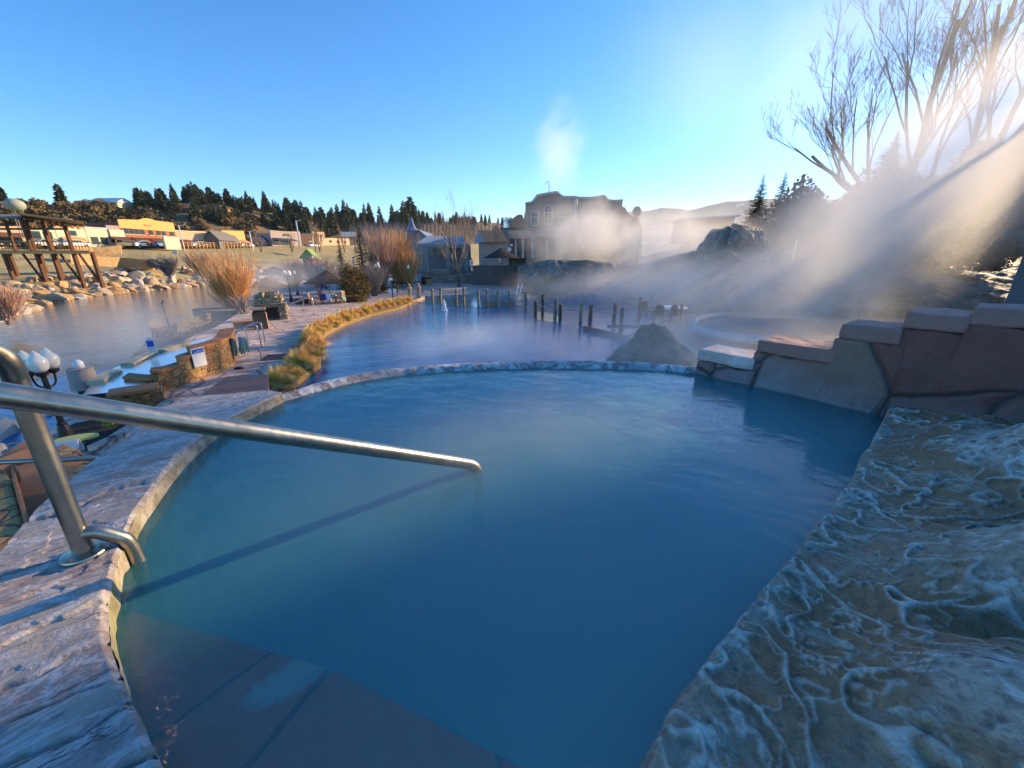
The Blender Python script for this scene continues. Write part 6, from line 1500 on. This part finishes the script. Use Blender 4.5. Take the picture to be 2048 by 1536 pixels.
def KIDLAST(t,n): return [c for c in bpy.data.objects if c.parent is t and c.name.startswith(n)][-1]
MC=mchair()
for i,(px,pb,rz,lb_) in enumerate([(1292,638,120,"brown terrace chair right beside the last back row rope post"),(1314,648,170,"brown terrace chair at the left of the round table"),(1338,648,200,"brown terrace chair tucked under the front of the round table"),(1350,646,230,"brown terrace chair at the right front of the round table")]):
    if i==0: MC.location=P(px,pb,-2.2); MC.rotation_euler=(0,0,R(rz)); MC["label"]=lb_
    else: dup(MC,P(px,pb,-2.2),R(rz),lb_)
b=P(1341,641,-2.2); t=thing("round_table","round white topped table on the misty right terrace","table",b); MB().lathe([(.75,.70),(.78,.72),(.75,.75)],n=28).build("tabletop",M_WHITE,t); MB().tube([(0,0,0),(0,0,.7)],.05,8).build("leg",M_BLACK,t); MB().lathe([(.35,0),(.3,.04)],n=16).build("base",M_BLACK,t)

# ---- building at the right edge
t=thing("right_building","shaded grey building with deep eaves and a pale framed window at the right edge","building",(0,0,0))
M_RB=mat("blue grey siding",(.13,.13,.14),(.10,.10,.11),1,.8,bump=.2)
c0=D(2027,560,16); dv=Vector((c0.x,c0.y,0)).normalized(); sv=Vector((dv.y,-dv.x,0)); bs=Vector((c0.x,c0.y,0))
zr=zat(16,318); zl=-3.0
def bp(s_,d_,z): p=bs+sv*s_+dv*d_; return Vector((p.x,p.y,z))
q=[bp(0,0,0),bp(11,0,0),bp(11,10,0),bp(.3,10,0)]
MB().prism([(p.x,p.y) for p in q],zl,zr+.1).build("walls",M_RB,t)
ro=-.75
MB().slab([bp(ro,-.8,zr-.05),bp(5.5,-.8,zr+4.7),bp(5.5,10.8,zr+4.7),bp(ro+.3,10.8,zr-.05)],(0,0,.22)).build("roof",M_GREYR,t)
MB().slab([bp(5.5,-.8,zr+4.7),bp(11.8,-.8,zr-.3),bp(11.8,10.8,zr-.3),bp(5.5,10.8,zr+4.7)],(0,0,.22)).build("roof",M_GREYR,t)
MB().slab([bp(0,.02,zr),bp(11,.02,zr),bp(5.5,.02,zr+4.3)],tuple(dv*.3)).build("gable_wall",M_RB,t)
MB().tube([bp(ro,-.85,zr+.08),bp(5.5,-.85,zr+4.8)],.12,6).build("barge_board",M_DBR,t)
MB().prism([(p.x,p.y) for p in (bp(1.75,1,0),bp(10.8,1,0),bp(10.8,9,0),bp(1.9,9,0))],zr,zr+6).build("added_shade_storey",M_RB,t)  # unseen storey added to block the sun from the right rock and pool
MB().slab([bp(1.62,.4,zr+5.9),bp(6,.4,zr+8.5),bp(6,9.6,zr+8.5),bp(1.8,9.6,zr+5.9)],(0,0,.2)).build("roof",M_GREYR,t); MB().slab([bp(6,.4,zr+8.5),bp(11.3,.4,zr+6),bp(11.3,9.6,zr+6),bp(6,9.6,zr+8.5)],(0,0,.2)).build("roof",M_GREYR,t)  # roof over the added shading storey
rzb=math.atan2(sv.y,sv.x); zc=zat(16,484); cx_=.9
p=bp(cx_,-.03,zc); w_=MB().box(tuple(p),(1.3,.10,1.1),rz=rzb).build("window",M_GLASS,t); m_=MB()
for dz in(-.6,.6): m_.box(tuple(bp(cx_,-.07,zc+dz)),(1.55,.14,.12),rz=rzb)
for dx in(-.7,.7): m_.box(tuple(bp(cx_+dx,-.07,zc)),(.12,.14,1.1),rz=rzb)
m_.build("frame",M_WHITE,w_)
# ================================================================ haze and steam
def volmat(name,dens,scale=1.0,det=3,lo=.45,hi=.75,aniso=.45,col=(1,1,1),stretch=(1,1,1),seedoff=0,fall=1.0):
    t=NT(name); t.t.nodes.remove(t.b)
    pv=t.n("ShaderNodeVolumePrincipled"); pv.inputs["Anisotropy"].default_value=aniso; pv.inputs["Color"].default_value=(*col,1)
    tc=t.tc.outputs["Object"]; ln=t.n("ShaderNodeVectorMath",operation='LENGTH'); t.l(tc,ln.inputs[0])
    fo=t.ramp(ln.outputs["Value"],[(.25,1.0),(1.0,0.0)])
    mp=t.mp(stretch,(0,0,0))
    nz=t.noise(scale,det,.55,.6,mp)
    nm=[n for n in t.t.nodes if n.type=='MAPPING'][-1]; nm.inputs["Location"].default_value=(seedoff,seedoff*.7,seedoff*.3)
    d_=t.ramp(t.math('MULTIPLY_ADD',fo,.28,t.math('SUBTRACT',nz,.20)),[(lo-.20,0.0),(hi-.1,1.0)])
    t.l(t.math('MULTIPLY',t.math('MULTIPLY',d_,fo),dens),pv.inputs["Density"]); t.l(pv.outputs[0],t.out.inputs["Volume"]); return t.m
bm=bmesh.new(); bmesh.ops.create_icosphere(bm,subdivisions=2,radius=1.0); SPH=bpy.data.meshes.new("steam"); bm.to_mesh(SPH); bm.free()
def steam(c,r,rot,dens,scale,label,aniso=.45,lo=.45,hi=.75,det=3,stretch=(1,1,1),seed=0,col=(1,1,1)):
    mx=max(r); stretch=tuple(x/mx for x in r)
    me=SPH.copy(); me.materials.append(volmat("steam volume",dens,scale,det,lo,hi,aniso,col,stretch,seed)); o=bpy.data.objects.new("steam",me); C.objects.link(o)
    o.location=c; o.scale=r; o.rotation_euler=rot; props(o,label,kind="stuff"); return o
steam(D(1180,470,56),(12,7,6),(0,0,0),.19,3.2,"warm lit steam billowing in front of the hotel",aniso=.15,det=5,lo=.46,hi=.68,seed=1)
steam(D(1370,485,40),(9,6,3.8),(0,0,0),.26,3.2,"bright steam blowing left off the dark mound",aniso=.15,det=5,lo=.40,hi=.7,seed=2)
steam(D(1118,305,60),(5,4,8),(0,R(12),0),.09,2.4,"thin steam plume rising above the hotel roof",lo=.50,hi=.66,seed=3)
steam(D(1200,575,36),(12,8,2.2),(0,0,0),.06,4.5,"mist drifting over the pond in front of the cliffs",det=5,lo=.50,hi=.70,seed=4)
steam(P(980,690,-2.3),(5.5,5,1.3),(0,0,0),.24,4.0,"low mist lying on the near part of the pond",det=5,lo=.50,hi=.66,seed=5)
steam(D(1330,700,8.0),(2.6,2.0,.9),(0,0,0),.55,2.6,"thick steam around the foot of the stone cone",lo=.38,hi=.68,seed=6)
steam(D(1480,610,18),(9,7,3.4),(0,0,0),.08,4.0,"sunlit mist behind the stepped wall",det=5,lo=.46,hi=.64,seed=7)
steam(D(1800,400,24),(14,8,5),(0,R(-42),0),.24,3.6,"huge golden steam cloud drifting across the right side",aniso=.3,det=5,lo=.40,hi=.62,seed=8)
steam(D(1960,330,19),(7.5,7,5),(0,R(-20),0),.065,1.8,"golden steam streaming past the dark building at the right edge",aniso=.35,lo=.28,hi=.68,seed=21)
steam(D(1850,40,33),(12,7,10),(0,0,0),.035,1.6,"thin glowing steam in the sky among the leafless trees",aniso=.35,lo=.30,hi=.7,seed=9)
steam(D(270,670,17),(6.5,5,2.1),(0,0,.3),.11,3.2,"grey mist drifting over the river by the tub",det=5,lo=.44,hi=.66,seed=10)
steam(D(600,540,45),(9,6,2.2),(0,0,0),.05,2.4,"mist over the far patio pools",lo=.42,hi=.75,seed=11)
steam(D(1560,700,4.2),(1.7,.9,.45),(0,0,0),.35,2.4,"wisps of steam over the lowest wall steps",lo=.42,hi=.75,seed=12)
steam(P(1060,900,.12),(1.7,1.5,.2),(0,0,0),.35,3.2,"faint wisps lying on the near pool water",det=5,lo=.50,hi=.66,seed=13)
steam(D(1500,150,60),(26,10,14),(0,0,0),.010,1.4,"very thin high steam veiling the sky left of the great trees",aniso=.5,lo=.36,hi=.75,seed=31)
steam(D(1330,560,27),(7,5,3),(0,0,0),.11,3.6,"torn wisps of steam in front of the pale travertine slope",aniso=.2,det=5,lo=.48,hi=.64,seed=41)
steam(D(520,560,33),(7,5,1.8),(0,0,0),.10,3.4,"wisps over the riverside pools behind the orange willow",aniso=.2,det=5,lo=.48,hi=.64,seed=42)
# thin haze round everything
hz=MB(); hz.box((0,3900,325),(9000,9000,665)); hm_=bpy.data.materials.new("haze"); hm_.use_nodes=True; nt_=hm_.node_tree; nt_.nodes.remove(nt_.nodes["Principled BSDF"])
pv=nt_.nodes.new("ShaderNodeVolumePrincipled"); pv.inputs["Density"].default_value=.00006; pv.inputs["Color"].default_value=(.80,.88,1,1); pv.inputs["Anisotropy"].default_value=.3; nt_.links.new(pv.outputs[0],nt_.nodes["Material Output"].inputs["Volume"])
hz.build("haze",hm_,kind="stuff",label="thin morning haze filling the valley")
